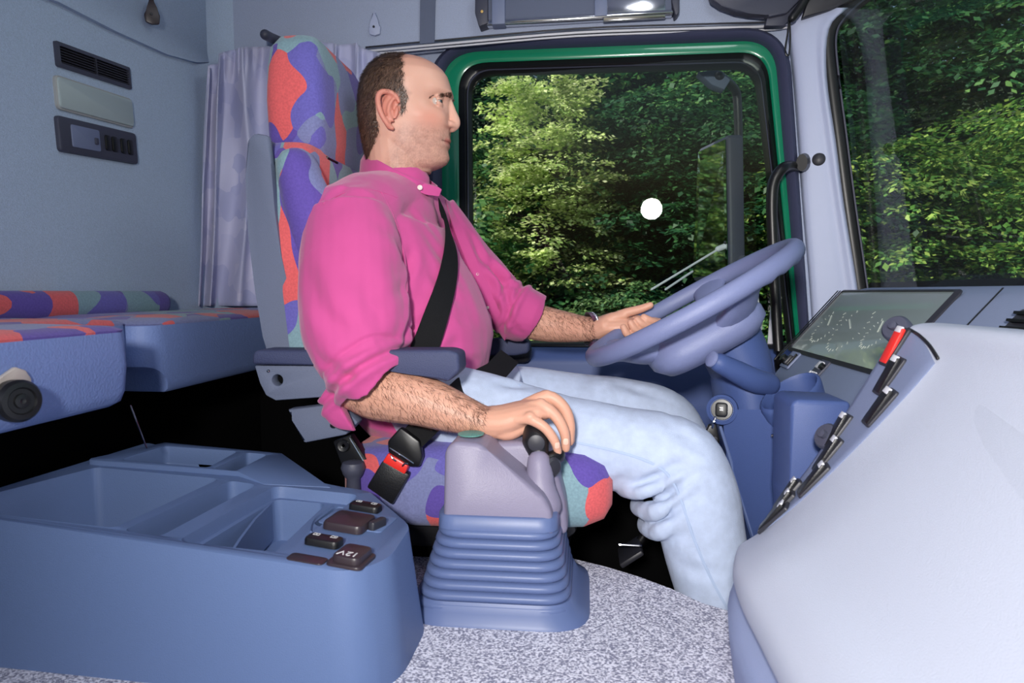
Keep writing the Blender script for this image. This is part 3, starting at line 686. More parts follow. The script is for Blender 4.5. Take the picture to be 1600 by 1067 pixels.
# ================================================================= DASHBOARD (main beam with the instruments)
t = thing('dashboard', 'long grey dashboard with the instrument screen under the windscreen', 'dashboard', (.62, 1.0, .40))
prof = rquad([(.90, -.03), (.80, .000), (.665, .010), (.620, -.004), (.497, -.148), (.452, -.205), (.462, -.26), (.52, -.42), (.80, -.46), (.90, -.40)], [.005, .03, .015, .02, .012, .02, .02, .02, .02, .005], 4)
me = evaluated(prism([(p.x, -.3, CZ + p.y) for p in prof], (0, 2.01, 0)), [('BEVEL', dict(width=.02, segments=3, limit_method='ANGLE', angle_limit=R(50)))])
dash = link('dash_beam', me, M['dash_far'], t, 40)
sx = Vector((.123, 0, .144)).normalized()             # up the instrument slope
sn = Vector((-.144, 0, .123)).normalized()
def slope(px, py, off=0.0):
    """point on the sloping instrument face"""
    p0 = Vector((.497, 0, CZ - .148)) + sn * off; d = ray(px, py); return CAM + d * ((p0 - CAM).dot(sn) / d.dot(sn))
q = [slope(1312, 457), slope(1490, 466), slope(1368, 600), slope(1242, 546)]
yf, yn = (q[0].y + q[3].y) / 2, q[1].y
def ins(u, y, off=0.0): return Vector((.497, y, CZ - .148)) + sx * u + sn * off
uh = (Vector((q[0].x, 0, q[0].z)) - Vector((.497, 0, CZ - .148))).length
ul = (q[3] - Vector((.497, q[3].y, CZ - .148))).dot(sx)
fr_o = [ins(a.y, a.x, 0) for a in rquad([(yf + .012, ul - .008), (yf + .012, uh + .006), (yn - .012, uh + .006), (yn - .012, ul - .008)], .012, 5)]
fr_i = [ins(a.y, a.x, 0) for a in rquad([(yf, ul), (yf, uh), (yn, uh), (yn, ul)], .008, 5)]
scr = part('instrument_screen', loft([[p + sn * .0005 for p in fr_i], [p + sn * .0030 for p in fr_i]]), mat('screen_glass', rgb(150, 162, 160), .20, spec=1.0, coat=.8), t, None)  # pale base colour carries the reflected haze of the dark glass
part('screen_bezel', loft([[p + sn * o for p in l] for l, o in ((fr_o, 0), (fr_o, .003), (fr_i, .0065), (fr_i, 0))], cap=False, closed=True), M['charcoal'], t, 50)
cu = (ul + uh) / 2
for yc, rad, a0 in ((yf - .10, .050, 0), (yf - .235, .062, .3), (yf - .37, .040, -.2)):
    bm = bmesh.new()
    for k in range(21):
        q_ = R(-225 + 13.5 * k); c_, s_ = math.cos(q_), math.sin(q_)
        p = ins(cu - .01 + s_ * rad, yc - c_ * rad, .0036)
        b_box(bm, (.008 if k % 2 == 0 else .004, .0016, .0006), fr(p, Vector((0, -1, 0)) * c_ + sx * s_, sn))
    b_box(bm, (rad * .8, .0028, .001), fr(ins(cu - .01 + math.sin(a0 + 2.4) * rad * .4, yc - math.cos(a0 + 2.4) * rad * .4, .0038), Vector((0, -1, 0)) * math.cos(a0 + 2.4) + sx * math.sin(a0 + 2.4), sn))
    part('dial_scale', bm, mat('dial_print', rgb(205, 212, 200), .5), scr, None)
for k in range(2):
    part('demister_slot', prism([ins(ul - .03, yf + .025 + .016 * k, .0004), ins(uh + .005, yf + .025 + .016 * k, .0004), ins(uh + .005, yf + .032 + .016 * k, .0004), ins(ul - .03, yf + .032 + .016 * k, .0004)], sn * .001), M['rubber'], t)
# light switch and small keypad at the screen's lower edge
def sfr(px, py, off=0): return fr(slope(px, py, off), (0, -1, 0), sn)
mx = sfr(1236, 563); b = part('light_switch', slab(.062, .048, .004, .004, mx, .0015), M['panel'], t)
part('rotary_knob', lathe([(0, .004), (.011, .004), (.010, .018), (0, .019)], mx @ Matrix.Translation((-.012, -.006, 0)), 16), M['rubber'], b)
part('lever_tab', box((.012, .026, .010), mx @ Matrix.Translation((.010, -.004, .008)), .003), M['charcoal'], b)
part('slider', box((.004, .034, .006), mx @ Matrix.Translation((.024, 0, .006)), .001), M['rubber'], b)
mx = sfr(1281, 578); b = part('keypad', slab(.050, .048, .004, .004, mx, .0015), M['darkgrey'], t)
part('key_pad', slab(.024, .018, .004, .006, mx @ Matrix.Translation((-.002, .008, .0035)), .002), M['alu'], b)
part('key_dial', lathe([(0, .004), (.007, .004), (.007, .012), (0, .013)], mx @ Matrix.Translation((.018, .006, 0)), 16), M['rubber'], b)
for k in range(4): part('key', box((.007, .008, .004), mx @ Matrix.Translation((-.017 + .0105 * k, -.014, .006)), .001), M['alu'], b)
# panel joint and vent at the right
y1 = slope(1500, 522).y
part('panel_joint', prism([ins(-.06, y1, .0003), ins(uh + .01, y1, .0003), ins(uh + .01, y1 + .003, .0003), ins(-.06, y1 + .003, .0003)], sn * .0012), M['rubber'], t)
mx = sfr(1606, 514); b = part('dash_vent', slab(.085, .06, .006, .005, mx, .002), M['charcoal'], t)
for k in range(4): part('vent_slat', box((.076, .004, .010), mx @ Matrix.Translation((0, -.02 + .0135 * k, .007)) @ Matrix.Rotation(.5, 4, 'X')), M['rubber'], b)
part('vent_tab', box((.018, .008, .008), mx @ Matrix.Translation((-.024, -.021, .011)), .002), M['alu'], b)
# lower tray cup and the small pod beside the steering column
p = at(1240, 612, 1.28)
cm = Matrix.Translation(at(1234, 612, 1.27)) @ Vector((-.42, -.25, .85)).to_track_quat('Z', 'Y').to_matrix().to_4x4() @ Matrix.Scale(1.5, 4, (0, 1, 0))
part('cup_tray', lathe([(.012, -.07), (.040, -.065), (.044, -.008), (.043, .0), (.040, .002), (.037, -.004), (.034, -.05), (0, -.052)], cm, 28), M['dash_low'], t, 60)
pp = [at(*p, 1.06) for p in ((1236, 632), (1246, 624), (1330, 628), (1330, 860), (1238, 860), (1234, 780))]
pod = part('side_pod', prism(pp, (0, .10, 0), .010, 3), M['dash_low'], t)
mx = fr(at(1262, 632, 1.10), (1, 0, 0), (0, 0, 1)); s = part('pod_switch', slab(.034, .03, .003, .006, mx), M['charcoal'], t)

# ================================================================= CENTRE DASHBOARD (foreground, right)
t = thing('centre_dashboard', 'large rounded lavender centre dashboard with the slanted switch panel, right foreground', 'dashboard', (.35, .6, TZ))
def cprof(y):
    e = max(0, (y - .80) / .19); k = .042 * e * e; r = .012 * e
    w = max(0, (y - .86) / .14) * .030
    return [(.60, -.052), (.52, -.046), (.462, -.042), (.436, -.048), (.425, -.085 + w * .9), (.386, -.150 + w * .6), (.320 + .15 * k, -.228 - r * .6), (.262 + .5 * k, -.287 - r), (.222 + k, -.312 - r * 1.6), (.203 + k, -.328 - r * 1.6), (.188 + k, -.345 - r), (.184 + k, -.365), (.190 + k, -.379), (.205 + k, -.386), (.30 + k, -.388)]
ys = [-.25, .0, .25, .45, .60, .72, .80, .86, .90, .94, .975, .998]
g = []
for y in ys:
    end = max(0, (y - .975) / .023); g.append([Vector((x + end * .01, y, CZ + z - end * .006)) for x, z in cprof(y)])
g.append([Vector((x + .02, 1.002, CZ + z - .02 if i < 11 else CZ + z)) for i, (x, z) in enumerate(cprof(.998))])
bm = patch(g, 4); n_ = len(bm.verts)
bm.verts.ensure_lookup_table()
bd = [e for e in bm.edges if e.is_boundary]
bmesh.ops.holes_fill(bm, edges=bd, sides=0)
part('dash_shell', bm, M['dash'], t, 80)
def cskirt(y):
    e = max(0, (y - .80) / .19); k = .042 * e * e; return [(.215 + k, -.398), (.190 + k, -.404), (.178 + k, -.413), (.180 + k, -.44), (.188 + k, -.496), (.60, -.496), (.60, -.398)]
rings = [[Vector((x, y, CZ + z)) for x, z in cskirt(y)] for y in ys[:-1]]
part('dash_skirt', loft(rings), M['skirt'], t, 60)
part('joint_strip', loft([[Vector((x + .012, y, CZ + z)) for x, z in ((cskirt(y)[0][0] - .022, -.398), (cskirt(y)[0][0] - .022, -.382), (.5, -.382), (.5, -.398))] for y in ys[:-1]]), M['blackmat'], t)
# switch panel lying on the slope
tree = bvh([c for c in t.children if c.name.startswith('dash_shell')][0].data)
qa, qb, qd, qc = hit(tree, 1405, 514)[0], hit(tree, 1468, 583)[0], hit(tree, 1214, 828)[0], hit(tree, 1203, 815)[0]
A_, B_ = Vector((.450, .968, CZ - .074)), Vector((.446, .862, CZ - .085))
def pan(u, v):
    """u down the slope 0..1, v from the near edge to the far one 0..1"""
    y0 = .876 + .075 * u; y = y0 + (.992 - y0) * v; P = catmull([(x, z) for x, z in cprof(y)][3:10], 8); s0 = .185 - .13 * v; s = s0 + (.84 - s0) * u
    i = s * (len(P) - 1); a = int(i); f = i - a; p = P[a] * (1 - f) + P[min(a + 1, len(P) - 1)] * f; return Vector((p[0], y, CZ + p[1]))
def pfr(u, v, off=0):
    p = pan(u, v); x = (pan(max(u - .02, 0), v) - pan(min(u + .02, 1), v)).normalized(); y = (pan(u, min(v + .05, 1)) - pan(u, max(v - .05, 0))).normalized()
    z = x.cross(y); z = z if z.z > 0 else -z; return fr(p + z * off, x, z)
g = [[(pfr(u, v) @ Vector((0, 0, .0022 if 0 < v < 1 and 0 < u < 1 else -.001))) for v in (0, .02, .25, .5, .75, .98, 1)] for u in (0, .015, .2, .4, .6, .8, .985, 1)]
part('switch_panel', patch(g, 2, .006, (.6, 0, -.8)), M['panel'], t, 50)
part('panel_slot', tube([pfr(-.035, v, .0015).translation for v in (.0, .2, .4, .6, .8, .97)], .0022, n=8, sub=2), M['rubber'], t)
lay = [(.16, 2, 'red'), (.46, 2, 0), (.73, 2, 0), (.22, 1, 0), (.50, 1, 0), (.78, 1, 0), (.28, 0, 0), (.57, 0, 0), (.85, 0, 0)]
for u, r, kind in lay:
    v = (.20, .50, .78)[r]; mx = pfr(u, v, .002)
    s = part('panel_switch', slab(.058, .024, .004, .0045, mx, .002), M['charcoal'], t)
    bm = bmesh.new(); b_box(bm, (.052, .018, .006), mx @ Matrix.Translation((0, 0, .0055)) @ Matrix.Rotation(-.10, 4, 'Y'), .002)
    part('switch_rocker', bm, M['red'] if kind == 'red' else M['black'], s)
    part('switch_lamp', box((.009, .015, .003), mx @ Matrix.Translation((.023, 0, .0095)), .001), M['alu'], s)
for u, v in ((.10, 1.0), (.50, 1.02)):
    mx = pfr(u, .97, .0); k = part('rotary_control', lathe([(0, 0), (.019, 0), (.019, .010), (.016, .014), (.006, .015), (.0055, .022), (0, .023)], mx @ Matrix.Rotation(.5, 4, 'X'), 24), M['darkgrey'], t, 40)
# ================================================================= STEERING
WC = at(1078, 474, 1.40); WA = R(29.8); WR = .220
wu = Vector((math.cos(WA), 0, math.sin(WA))); wv = Vector((0, 1, 0)); wn = Vector((-math.sin(WA), 0, math.cos(WA)))
def wp(r, a, h=0): return WC + wu * (r * math.cos(a)) + wv * (r * math.sin(a)) + wn * h
t = thing('steering_wheel', 'big blue grey steering wheel held by the man with his left hand', 'steering wheel', wp(0, 0, -.07))
rings = []
for k in range(72):
    a = 2 * math.pi * k / 72; bump = 0.0
    c = wp(WR, a); o = (c - WC).normalized()
    sc_ = 1 + (.10 * math.sin(a * 28) if abs(math.atan2(math.sin(a), math.cos(a))) < 1.25 else 0)
    ring_ = []
    for j in range(14):
        q = 2 * math.pi * j / 14; low = sc_ if math.sin(q) < -.2 else 1
        ring_.append(c + o * (.0165 * math.cos(q)) + wn * (.0185 * math.sin(q) * low))
    rings.append(ring_)
part('rim', loft(rings, cap=False, closed=True), M['wheel'], t, 70)
for a in (R(68), R(-68), R(152), R(-152)):
    b = [wp(WR - .003, a, -.004), wp(WR * .84, a, -.016), wp(WR * .66, a, -.040), wp(WR * .42, a, -.058)]
    part('spoke', tube(b, [(.046, .014), (.036, .014), (.040, .018), (.050, .024)], ref=wn, n=14), M['wheel'], t, 70)
def hubring(s, h, k=1.0): return [wp(1, 0, 0) * 0 + WC + wu * (p.x * s - .012 * k) + wv * (p.y * s) + wn * h for p in rrect(.235, .275, .085, 6)]
part('hub_pad', loft([hubring(.5, -.108), hubring(.82, -.100), hubring(1, -.078), hubring(1.0, -.058), hubring(.93, -.040), hubring(.78, -.030), hubring(.5, -.026)]), M['wheel'], t, 70)
part('pad_groove', loft([[WC + wu * (p.x * s - .012) + wv * (p.y * s) + wn * h for p in rrect(.15, .20, .05, 6)] for s, h in ((1, -.036), (1, -.0270), (.975, -.0270), (.975, -.036))], cap=False, closed=True), M['darkgrey'], t)
part('pad_emblem', lathe([(.030, -.028), (.033, -.025), (.030, -.023), (.027, -.025)], Matrix.Translation(WC) @ fr((0, 0, 0), wu, wn), 28), M['chrome'], t)
for s_ in (-1, 1): part('horn_button', tube([wp(.172, R(160 * s_), -.026), wp(.176, R(172 * s_), -.022)], [(.011, .007), (.010, .007)], ref=wn, n=12), M['wheel'], t)
# steering column with its plastic shroud
t = thing('steering_column_shroud', 'blue plastic shroud of the steering post below the wheel', 'shroud', (.40, 1.40, .25))
part('upper_shroud', tube([wp(.02, 0, -.09), at(1130, 520, 1.40), at(1152, 560, 1.40), at(1168, 610, 1.40)], [(.075, .060), (.085, .066), (.085, .062), (.085, .055)], ref=(1, 0, 0), n=22), M['dash_low'], t, 70)
part('lower_shroud', tube([at(1158, 590, 1.40), at(1168, 660, 1.40), at(1184, 740, 1.41), at(1200, 850, 1.43), at(1212, 960, 1.45)], [(.10, .058), (.10, .058), (.10, .054), (.095, .052), (.09, .05)], ref=(1, 0, 0), n=22), M['dash_low'], t, 70)
part('knee_panel', loft([[at(x, y, Y) for x, y, Y in r] for r in ([(1128, 640, 1.31), (1224, 640, 1.24), (1240, 645, 1.6), (1140, 645, 1.6)], [(1136, 720, 1.31), (1226, 720, 1.24), (1244, 720, 1.6), (1150, 720, 1.6)], [(1176, 850, 1.31), (1226, 850, 1.24), (1250, 850, 1.6), (1186, 850, 1.6)])]), M['dash_low'], t)
part('panel_edge', tube([at(1126, 668, 1.305), at(1142, 720, 1.305), at(1165, 800, 1.305), at(1184, 860, 1.305)], .0032, n=8), M['bellow'], t)
part('screw', lathe([(0, 0), (.004, 0), (.003, .002), (0, .0022)], fr(at(1208, 681, 1.24), (0, 0, 1), (-.2, -1, 0)), 12), M['chrome'], t)
lv = part('stalk', tube([at(1200, 600, 1.31), at(1178, 594, 1.285), at(1150, 580, 1.265), at(1124, 567, 1.25)], [.022, .0225, .0205, .0175], n=20), M['dash_low'], t, 60)
d = (at(1124, 567, 1.25) - at(1150, 580, 1.265)).normalized()
part('stalk_cap', lathe([(0, 0), (.0150, 0), (.0145, .003), (.012, .005), (0, .0055)], Matrix.Translation(at(1124, 567, 1.25) + d * .0165) @ d.to_track_quat('Z', 'Y').to_matrix().to_4x4(), 24), M['wheel'], lv)
ip = at(1128, 640, 1.298); imx = Matrix.Translation(ip) @ Vector((-.25, -1, .18)).to_track_quat('Z', 'Y').to_matrix().to_4x4()
part('ignition_ring', lathe([(.0, -.03), (.030, -.03), (.028, .0), (.023, .003), (.021, .001), (0, .001)], imx, 28), M['dash_low'], t, 40)
part('ignition_lock', lathe([(0, .001), (.020, .001), (.019, .005), (0, .006)], imx, 24), M['rubber'], t, 40)
kt_ = thing('car_key', 'black key in the ignition with a fob hanging from it', 'key', ip)
part('key_bow', slab(.022, .026, .007, .008, imx @ Matrix.Translation((0, 0, .012)), .003), M['rubber'], kt_)
part('key_blade', box((.006, .002, .02), imx @ Matrix.Translation((0, 0, .006))), M['chrome'], kt_)
part('key_mark', box((.006, .0018, .001), imx @ Matrix.Translation((.0, .003, .0202))), M['white'], kt_); part('key_mark', box((.006, .0018, .001), imx @ Matrix.Translation((.0, -.001, .0202))), M['white'], kt_)
kp = [at(1118, 652, 1.272), at(1115, 660, 1.270), at(1113, 668, 1.272)]
part('key_loop', tube(kp, .0022, n=6), M['chrome'], kt_)
fob = [at(*p, 1.272) for p in ((1108, 664), (1120, 662), (1126, 690), (1120, 700), (1100, 698), (1095, 690))]
fb = part('key_fob', prism(fob, (0, .012, 0), .003, 3), M['rubber'], kt_)
for q in ((1103, 681), (1117, 686)): part('fob_button', lathe([(0, 0), (.0055, 0), (.005, .0015), (0, .002)], fr(at(q[0], q[1], 1.2715), (0, 0, 1), (0, -1, 0)), 14), M['charcoal'], fb)

# ================================================================= DRIVER'S SEAT
t = thing('driver_seat', 'driver seat with purple and coral patchwork upholstery and grey shell', 'seat', (-.25, 1.40, 0)); seat = t
def sec(cx0, cx1, w, z, r, cy=1.40): return [Vector(((cx0 + cx1) / 2 + p.x, cy + p.y, z)) for p in rrect(cx1 - cx0, w, r, 6)]
lv = [(-.12, -.550, -.400, .50, .05), (-.06, -.556, -.405, .50, .05), (.0, -.562, -.432, .50, .05), (.08, -.570, -.468, .49, .045), (.16, -.576, -.486, .47, .045), (.22, -.580, -.492, .455, .045), (.25, -.580, -.494, .435, .042), (.268, -.572, -.502, .40, .032), (.274, -.56, -.52, .34, .018)]
part('backrest', loft([sec(a, b, w, CZ + z, r) for z, a, b, w, r in lv]), M['fabric'], t, 70)
for s_ in (-1, 1):
    lb = [(-.12, -.405, .075), (-.05, -.41, .07), (.05, -.435, .06), (.15, -.465, .05), (.22, -.485, .04)]
    part('side_bolster', tube([(x - .03, 1.40 + s_ * .205, CZ + z) for z, x, r in lb], [(.05, r * .9) for z, x, r in lb], ref=(1, 0, 0), n=14), M['fabric'], t, 70)
def shell_side(s_):
    bk = [(.275, -.575), (.262, -.588), (.20, -.592), (.10, -.590), (.0, -.580), (-.08, -.568), (-.13, -.56)]
    ft = [(-.13, -.478), (-.08, -.492), (-.02, -.512), (.06, -.530), (.14, -.540), (.22, -.545), (.27, -.548)]
    y0 = 1.40 + s_ * .232
    return prism([(x, y0, CZ + z) for z, x in bk + ft], (0, s_ * .016, 0), .006, 2)
for s_ in (-1, 1): part('shell_side', shell_side(s_), M['shell'], t, 40)
part('shell_back', prism([(x, 1.17, CZ + z) for x, z in ((-.588, .262), (-.592, .2), (-.590, .1), (-.580, 0), (-.566, -.13), (-.555, -.13), (-.565, .1), (-.565, .27), (-.575, .275))], (0, .46, 0), .006, 2), M['shell'], t)
# headrest
hv = [(.236, -.585, -.515, .22, .02), (.248, -.596, -.502, .28, .03), (.29, -.604, -.494, .315, .038), (.36, -.606, -.492, .322, .04), (.42, -.604, -.496, .318, .04), (.460, -.600, -.504, .300, .038), (.484, -.592, -.516, .25, .03), (.492, -.575, -.53, .19, .018)]
hd = part('headrest', evaluated(loft([sec(a, b, w, CZ + z, r, 1.405) for z, a, b, w, r in hv]), [('SUBSURF', dict(levels=1))]) if False else loft([sec(a, b, w, CZ + z, r, 1.405) for z, a, b, w, r in hv]), M['fabric2'], t, 80)
for y in (1.33, 1.48): part('headrest_post', tube([(-.548, y, CZ + .22), (-.548, y, CZ + .255)], .008, n=10, sub=1), M['black'], t)
for y in (1.315, 1.50): part('headrest_slot', box((.012, .055, .005), Matrix.Translation((-.500, y, CZ + .258)) @ Matrix.Rotation(.4, 4, 'Y'), .001), M['rubber'], t)
# seat cushion
cv = [(-.42, .19, .44), (-.41, .0, .0)]
def csec(x, z0, z1, w, r): return [Vector((x, 1.40 + p.x, CZ + (z0 + z1) / 2 + p.y)) for p in rrect(w, z1 - z0, r, 6)]
cl = [(-.44, -.40, -.30, .40, .03), (-.42, -.415, -.285, .47, .05), (-.30, -.425, -.272, .50, .055), (-.12, -.425, -.272, .50, .055), (.0, -.418, -.284, .49, .055), (.035, -.405, -.300, .46, .045), (.05, -.385, -.32, .40, .03)]
part('seat_cushion', loft([csec(*c) for c in cl]), M['fabric2'], t, 80)
part('cushion_pan', prism([(x, 1.20, CZ + z) for x, z in ((-.45, -.40), (-.02, -.405), (-.01, -.43), (-.06, -.47), (-.45, -.47))], (0, .40, 0), .01), M['black'], t)
part('suspension', loft([[Vector((-.22 + p.x, 1.42 + p.y, z)) for p in rrect(w, d, .05, 4)] for w, d, z in ((.36, .40, .01), (.36, .40, .10), (.33, .37, .20), (.36, .40, .30), (.40, .40, CZ - .45))]), M['blackmat'], t)
# near armrest: pad, side plate with hole, lower bracket
pd = [at(393, 556, 1.09), at(398, 547, 1.09), at(700, 547, 1.09), at(716, 552, 1.09), at(718, 580, 1.09), at(700, 597, 1.09), at(640, 585, 1.09), at(560, 572, 1.09), at(393, 570, 1.09)]
part('armrest', prism(pd, (0, .07, 0), .009, 3), M['armpad'], t)
sp_ = [(397, 571), (540, 571), (560, 600), (540, 618), (430, 626), (415, 618), (405, 598)]
pl3 = [at(*q, 1.105) for q in sp_]
hole = lathe([(.0095, -.02), (.0095, .05)], fr(at(433, 594, 1.105), (0, 0, 1), (0, 1, 0)), 24)
link('armrest_plate', cut(prism(pl3, (0, .03, 0)), [hole], .003, 2), M['shell'], t, 40)
part('plate_back', prism([at(*q, 1.128) for q in ((410, 578), (540, 578), (530, 612), (430, 618))], (0, .01, 0)), M['blackmat'], t)
part('pivot_screw', lathe([(0, 0), (.003, 0), (.002, .0015), (0, .002)], fr(at(419, 580, 1.104), (0, 0, 1), (0, -1, 0)), 10), M['chrome'], t)
part('side_trim', prism([at(*q, 1.14) for q in ((447, 640), (530, 630), (560, 660), (540, 680), (474, 693), (460, 655))], (0, .03, 0), .005), M['shell'], t)
part('recliner_bolt', lathe([(0, 0), (.006, 0), (.005, .004), (0, .005)], fr(at(521, 664, 1.138), (0, 0, 1), (0, -1, 0)), 14), M['rubber'], t)
pf = [at(800, 533, 1.70), at(818, 528, 1.70), at(828, 536, 1.70), at(826, 552, 1.70), at(805, 556, 1.70), at(640, 556, 1.70), at(640, 533, 1.70)]
part('armrest', prism(pf, (0, .06, 0), .008, 3), M['armpad'], t)
# adjusting knob, side bracket, buckle
kb = at(552, 737, 1.155)
part('height_knob', lathe([(0, -.06), (.014, -.06), (.012, -.02), (.018, -.012), (.022, .0), (.019, .009), (.010, .012), (0, .012)], Matrix.Translation(kb + Vector((0, 0, .008))), 24), M['darkgrey'], t, 50)
part('side_bracket', prism([at(*q, 1.17) for q in ((520, 690), (548, 680), (592, 748), (640, 790), (640, 820), (560, 800))], (0, .02, 0), .002), M['rubber'], t)
part('bracket_edge', tube([at(546, 684, 1.168), at(581, 743, 1.168)], .0014, n=6, sub=1), M['chrome'], t)
for r_ in (.0115, .006): part('bolt_ring', lathe([(r_ - .002, 0), (r_, .001), (r_ - .001, .003), (r_ - .003, .002)], fr(at(537, 696, 1.168), (0, 0, 1), (0, -1, 0)), 24), M['black'], t)
bs = part('buckle_stalk', prism([at(*q, 1.135) for q in ((597, 720), (640, 742), (612, 790), (572, 762))], (0, .02, 0), .004), M['black'], t)
bu = part('buckle', prism([at(*q, 1.130) for q in ((606, 708), (638, 728), (632, 742), (597, 722))], (0, .026, 0), .003), M['red'], t)
part('buckle_clip', tube([at(611, 712, 1.128), at(614, 717, 1.127), at(618, 720, 1.128)], .0016, n=6), M['chrome'], bu); part('buckle_clip', tube([at(629, 728, 1.128), at(633, 724, 1.127), at(637, 725, 1.128)], .0016, n=6), M['chrome'], bu)
tg = part('belt_tongue', prism([at(*q, 1.134) for q in ((605, 690), (625, 668), (655, 690), (660, 715), (655, 730), (640, 730), (606, 708))], (0, .018, 0), .004), M['rubber'], t)
part('tongue_edge', tube([at(609, 700, 1.132), at(628, 712, 1.131), at(646, 724, 1.132)], .0015, n=6), M['chrome'], tg)
# ================================================================= OUTSIDE
GZ = -1.35
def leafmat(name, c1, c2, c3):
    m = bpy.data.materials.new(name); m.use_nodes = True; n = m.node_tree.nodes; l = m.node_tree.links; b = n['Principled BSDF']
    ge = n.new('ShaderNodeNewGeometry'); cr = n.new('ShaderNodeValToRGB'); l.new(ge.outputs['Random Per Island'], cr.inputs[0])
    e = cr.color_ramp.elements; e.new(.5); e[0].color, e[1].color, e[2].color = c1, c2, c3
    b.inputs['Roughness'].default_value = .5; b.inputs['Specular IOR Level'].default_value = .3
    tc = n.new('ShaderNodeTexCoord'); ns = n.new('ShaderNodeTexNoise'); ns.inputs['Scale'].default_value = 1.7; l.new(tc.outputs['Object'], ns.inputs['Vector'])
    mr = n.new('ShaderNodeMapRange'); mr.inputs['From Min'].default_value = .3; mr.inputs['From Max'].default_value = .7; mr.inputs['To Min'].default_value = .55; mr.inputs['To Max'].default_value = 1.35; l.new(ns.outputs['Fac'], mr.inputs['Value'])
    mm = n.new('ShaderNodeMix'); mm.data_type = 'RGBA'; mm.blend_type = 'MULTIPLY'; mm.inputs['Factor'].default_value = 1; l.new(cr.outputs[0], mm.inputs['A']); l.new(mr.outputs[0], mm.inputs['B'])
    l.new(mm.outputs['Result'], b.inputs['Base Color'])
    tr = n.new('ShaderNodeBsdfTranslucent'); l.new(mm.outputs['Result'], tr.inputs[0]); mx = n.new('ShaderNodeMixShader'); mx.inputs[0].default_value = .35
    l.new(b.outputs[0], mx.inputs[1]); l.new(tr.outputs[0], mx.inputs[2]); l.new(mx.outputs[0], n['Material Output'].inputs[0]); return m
LF = {'sunny': leafmat('sunny_green_leaf', rgb(52, 94, 46), rgb(94, 138, 62), rgb(168, 186, 96)),  # brighter greens, sunlight put into the leaf colour
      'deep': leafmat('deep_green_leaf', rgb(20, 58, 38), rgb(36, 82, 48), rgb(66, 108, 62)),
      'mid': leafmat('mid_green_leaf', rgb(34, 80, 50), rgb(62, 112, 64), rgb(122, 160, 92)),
      'light': leafmat('sunlit_yellow_green_leaf', rgb(134, 164, 92), rgb(204, 220, 140), rgb(244, 246, 200)),  # pale tint holds the sunlight of the conical tree
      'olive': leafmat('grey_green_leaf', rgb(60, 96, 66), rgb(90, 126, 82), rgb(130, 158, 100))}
BARK = mat('bark', rgb(62, 52, 42), .9, bump=(40, .6))
def crown_mesh(seed, rx, ry, h, nspray, per, leaf, shape):
    """leaves set along drooping fan-shaped sprays that stand out of the crown in layers"""
    rg = np.random.default_rng(seed)
    zz = rg.random(nspray); ang = rg.random(nspray) * 2 * np.pi
    rad = (1 - zz) ** .8 * .92 + .08 if shape == 'cone' else np.sqrt(np.clip(1 - (2 * zz - 1) ** 2, .06, 1))
    rad *= .62 + .42 * rg.random(nspray)
    C = np.stack([np.cos(ang) * rad * rx, np.sin(ang) * rad * ry, zz * h], 1)
    n = nspray * per; ci = np.repeat(np.arange(nspray), per)
    a2 = ang + rg.normal(size=nspray) * .5
    O = np.stack([np.cos(a2), np.sin(a2), rg.normal(size=nspray) * .25 + (.5 if shape == 'cone' else .12)], 1); O /= np.linalg.norm(O, axis=1, keepdims=True)
    Sd = np.cross(O, [0, 0, 1]); Sd /= np.linalg.norm(Sd, axis=1, keepdims=True); U = np.cross(Sd, O)
    ln = (.45 + .5 * rg.random(nspray)) * (.75 if shape == 'cone' else 1.0); wd = ln * (.34 + .25 * rg.random(nspray))
    t = rg.random(n) ** .75; sx_ = rg.normal(size=n) * .6 * (1.05 - t * .75)
    P = C[ci] + O[ci] * (t * ln[ci])[:, None] + Sd[ci] * (sx_ * wd[ci])[:, None] - np.array([0, 0, 1]) * ((t ** 2 * .34 + sx_ ** 2 * .10) * ln[ci])[:, None] + rg.normal(size=(n, 3)) * np.array([.03, .03, .022])
    N = U[ci] * 1.0 + O[ci] * (t * .5)[:, None] + rg.normal(size=(n, 3)) * .30; N /= np.linalg.norm(N, axis=1, keepdims=True)
    D = O[ci] * .8 + Sd[ci] * (np.sign(sx_) * .9)[:, None] - np.array([0, 0, .3]) + rg.normal(size=(n, 3)) * .3
    D -= N * (D * N).sum(1, keepdims=True); D /= np.linalg.norm(D, axis=1, keepdims=True)
    S = np.cross(N, D); L = leaf * (.6 + .7 * rg.random((n, 1)))
    V = np.stack([P, P + D * L * .45 + S * L * .33 - N * L * .08, P + D * L - N * L * .16, P + D * L * .45 - S * L * .33 - N * L * .08], 1).reshape(-1, 3)
    me = bpy.data.meshes.new('leaves'); me.vertices.add(n * 4); np_me(me, V)
    idx = np.arange(n * 4, dtype=np.int32).reshape(n, 4)
    me.loops.add(n * 4); me.loops.foreach_set('vertex_index', idx.ravel()); me.polygons.add(n)
    me.polygons.foreach_set('loop_start', np.arange(0, n * 4, 4, dtype=np.int32)); me.update(calc_edges=True); return me
CROWN = {'round': crown_mesh(1, 1.7, 1.5, 3.6, 420, 105, .075, 'round'), 'cone': crown_mesh(2, 1.0, .95, 3.9, 330, 110, .055, 'cone'),
         'near': crown_mesh(3, 1.8, 1.5, 3.4, 430, 120, .066, 'round'), 'bush': crown_mesh(4, 1.5, 1.2, 1.6, 190, 100, .066, 'round')}
KIND = {}
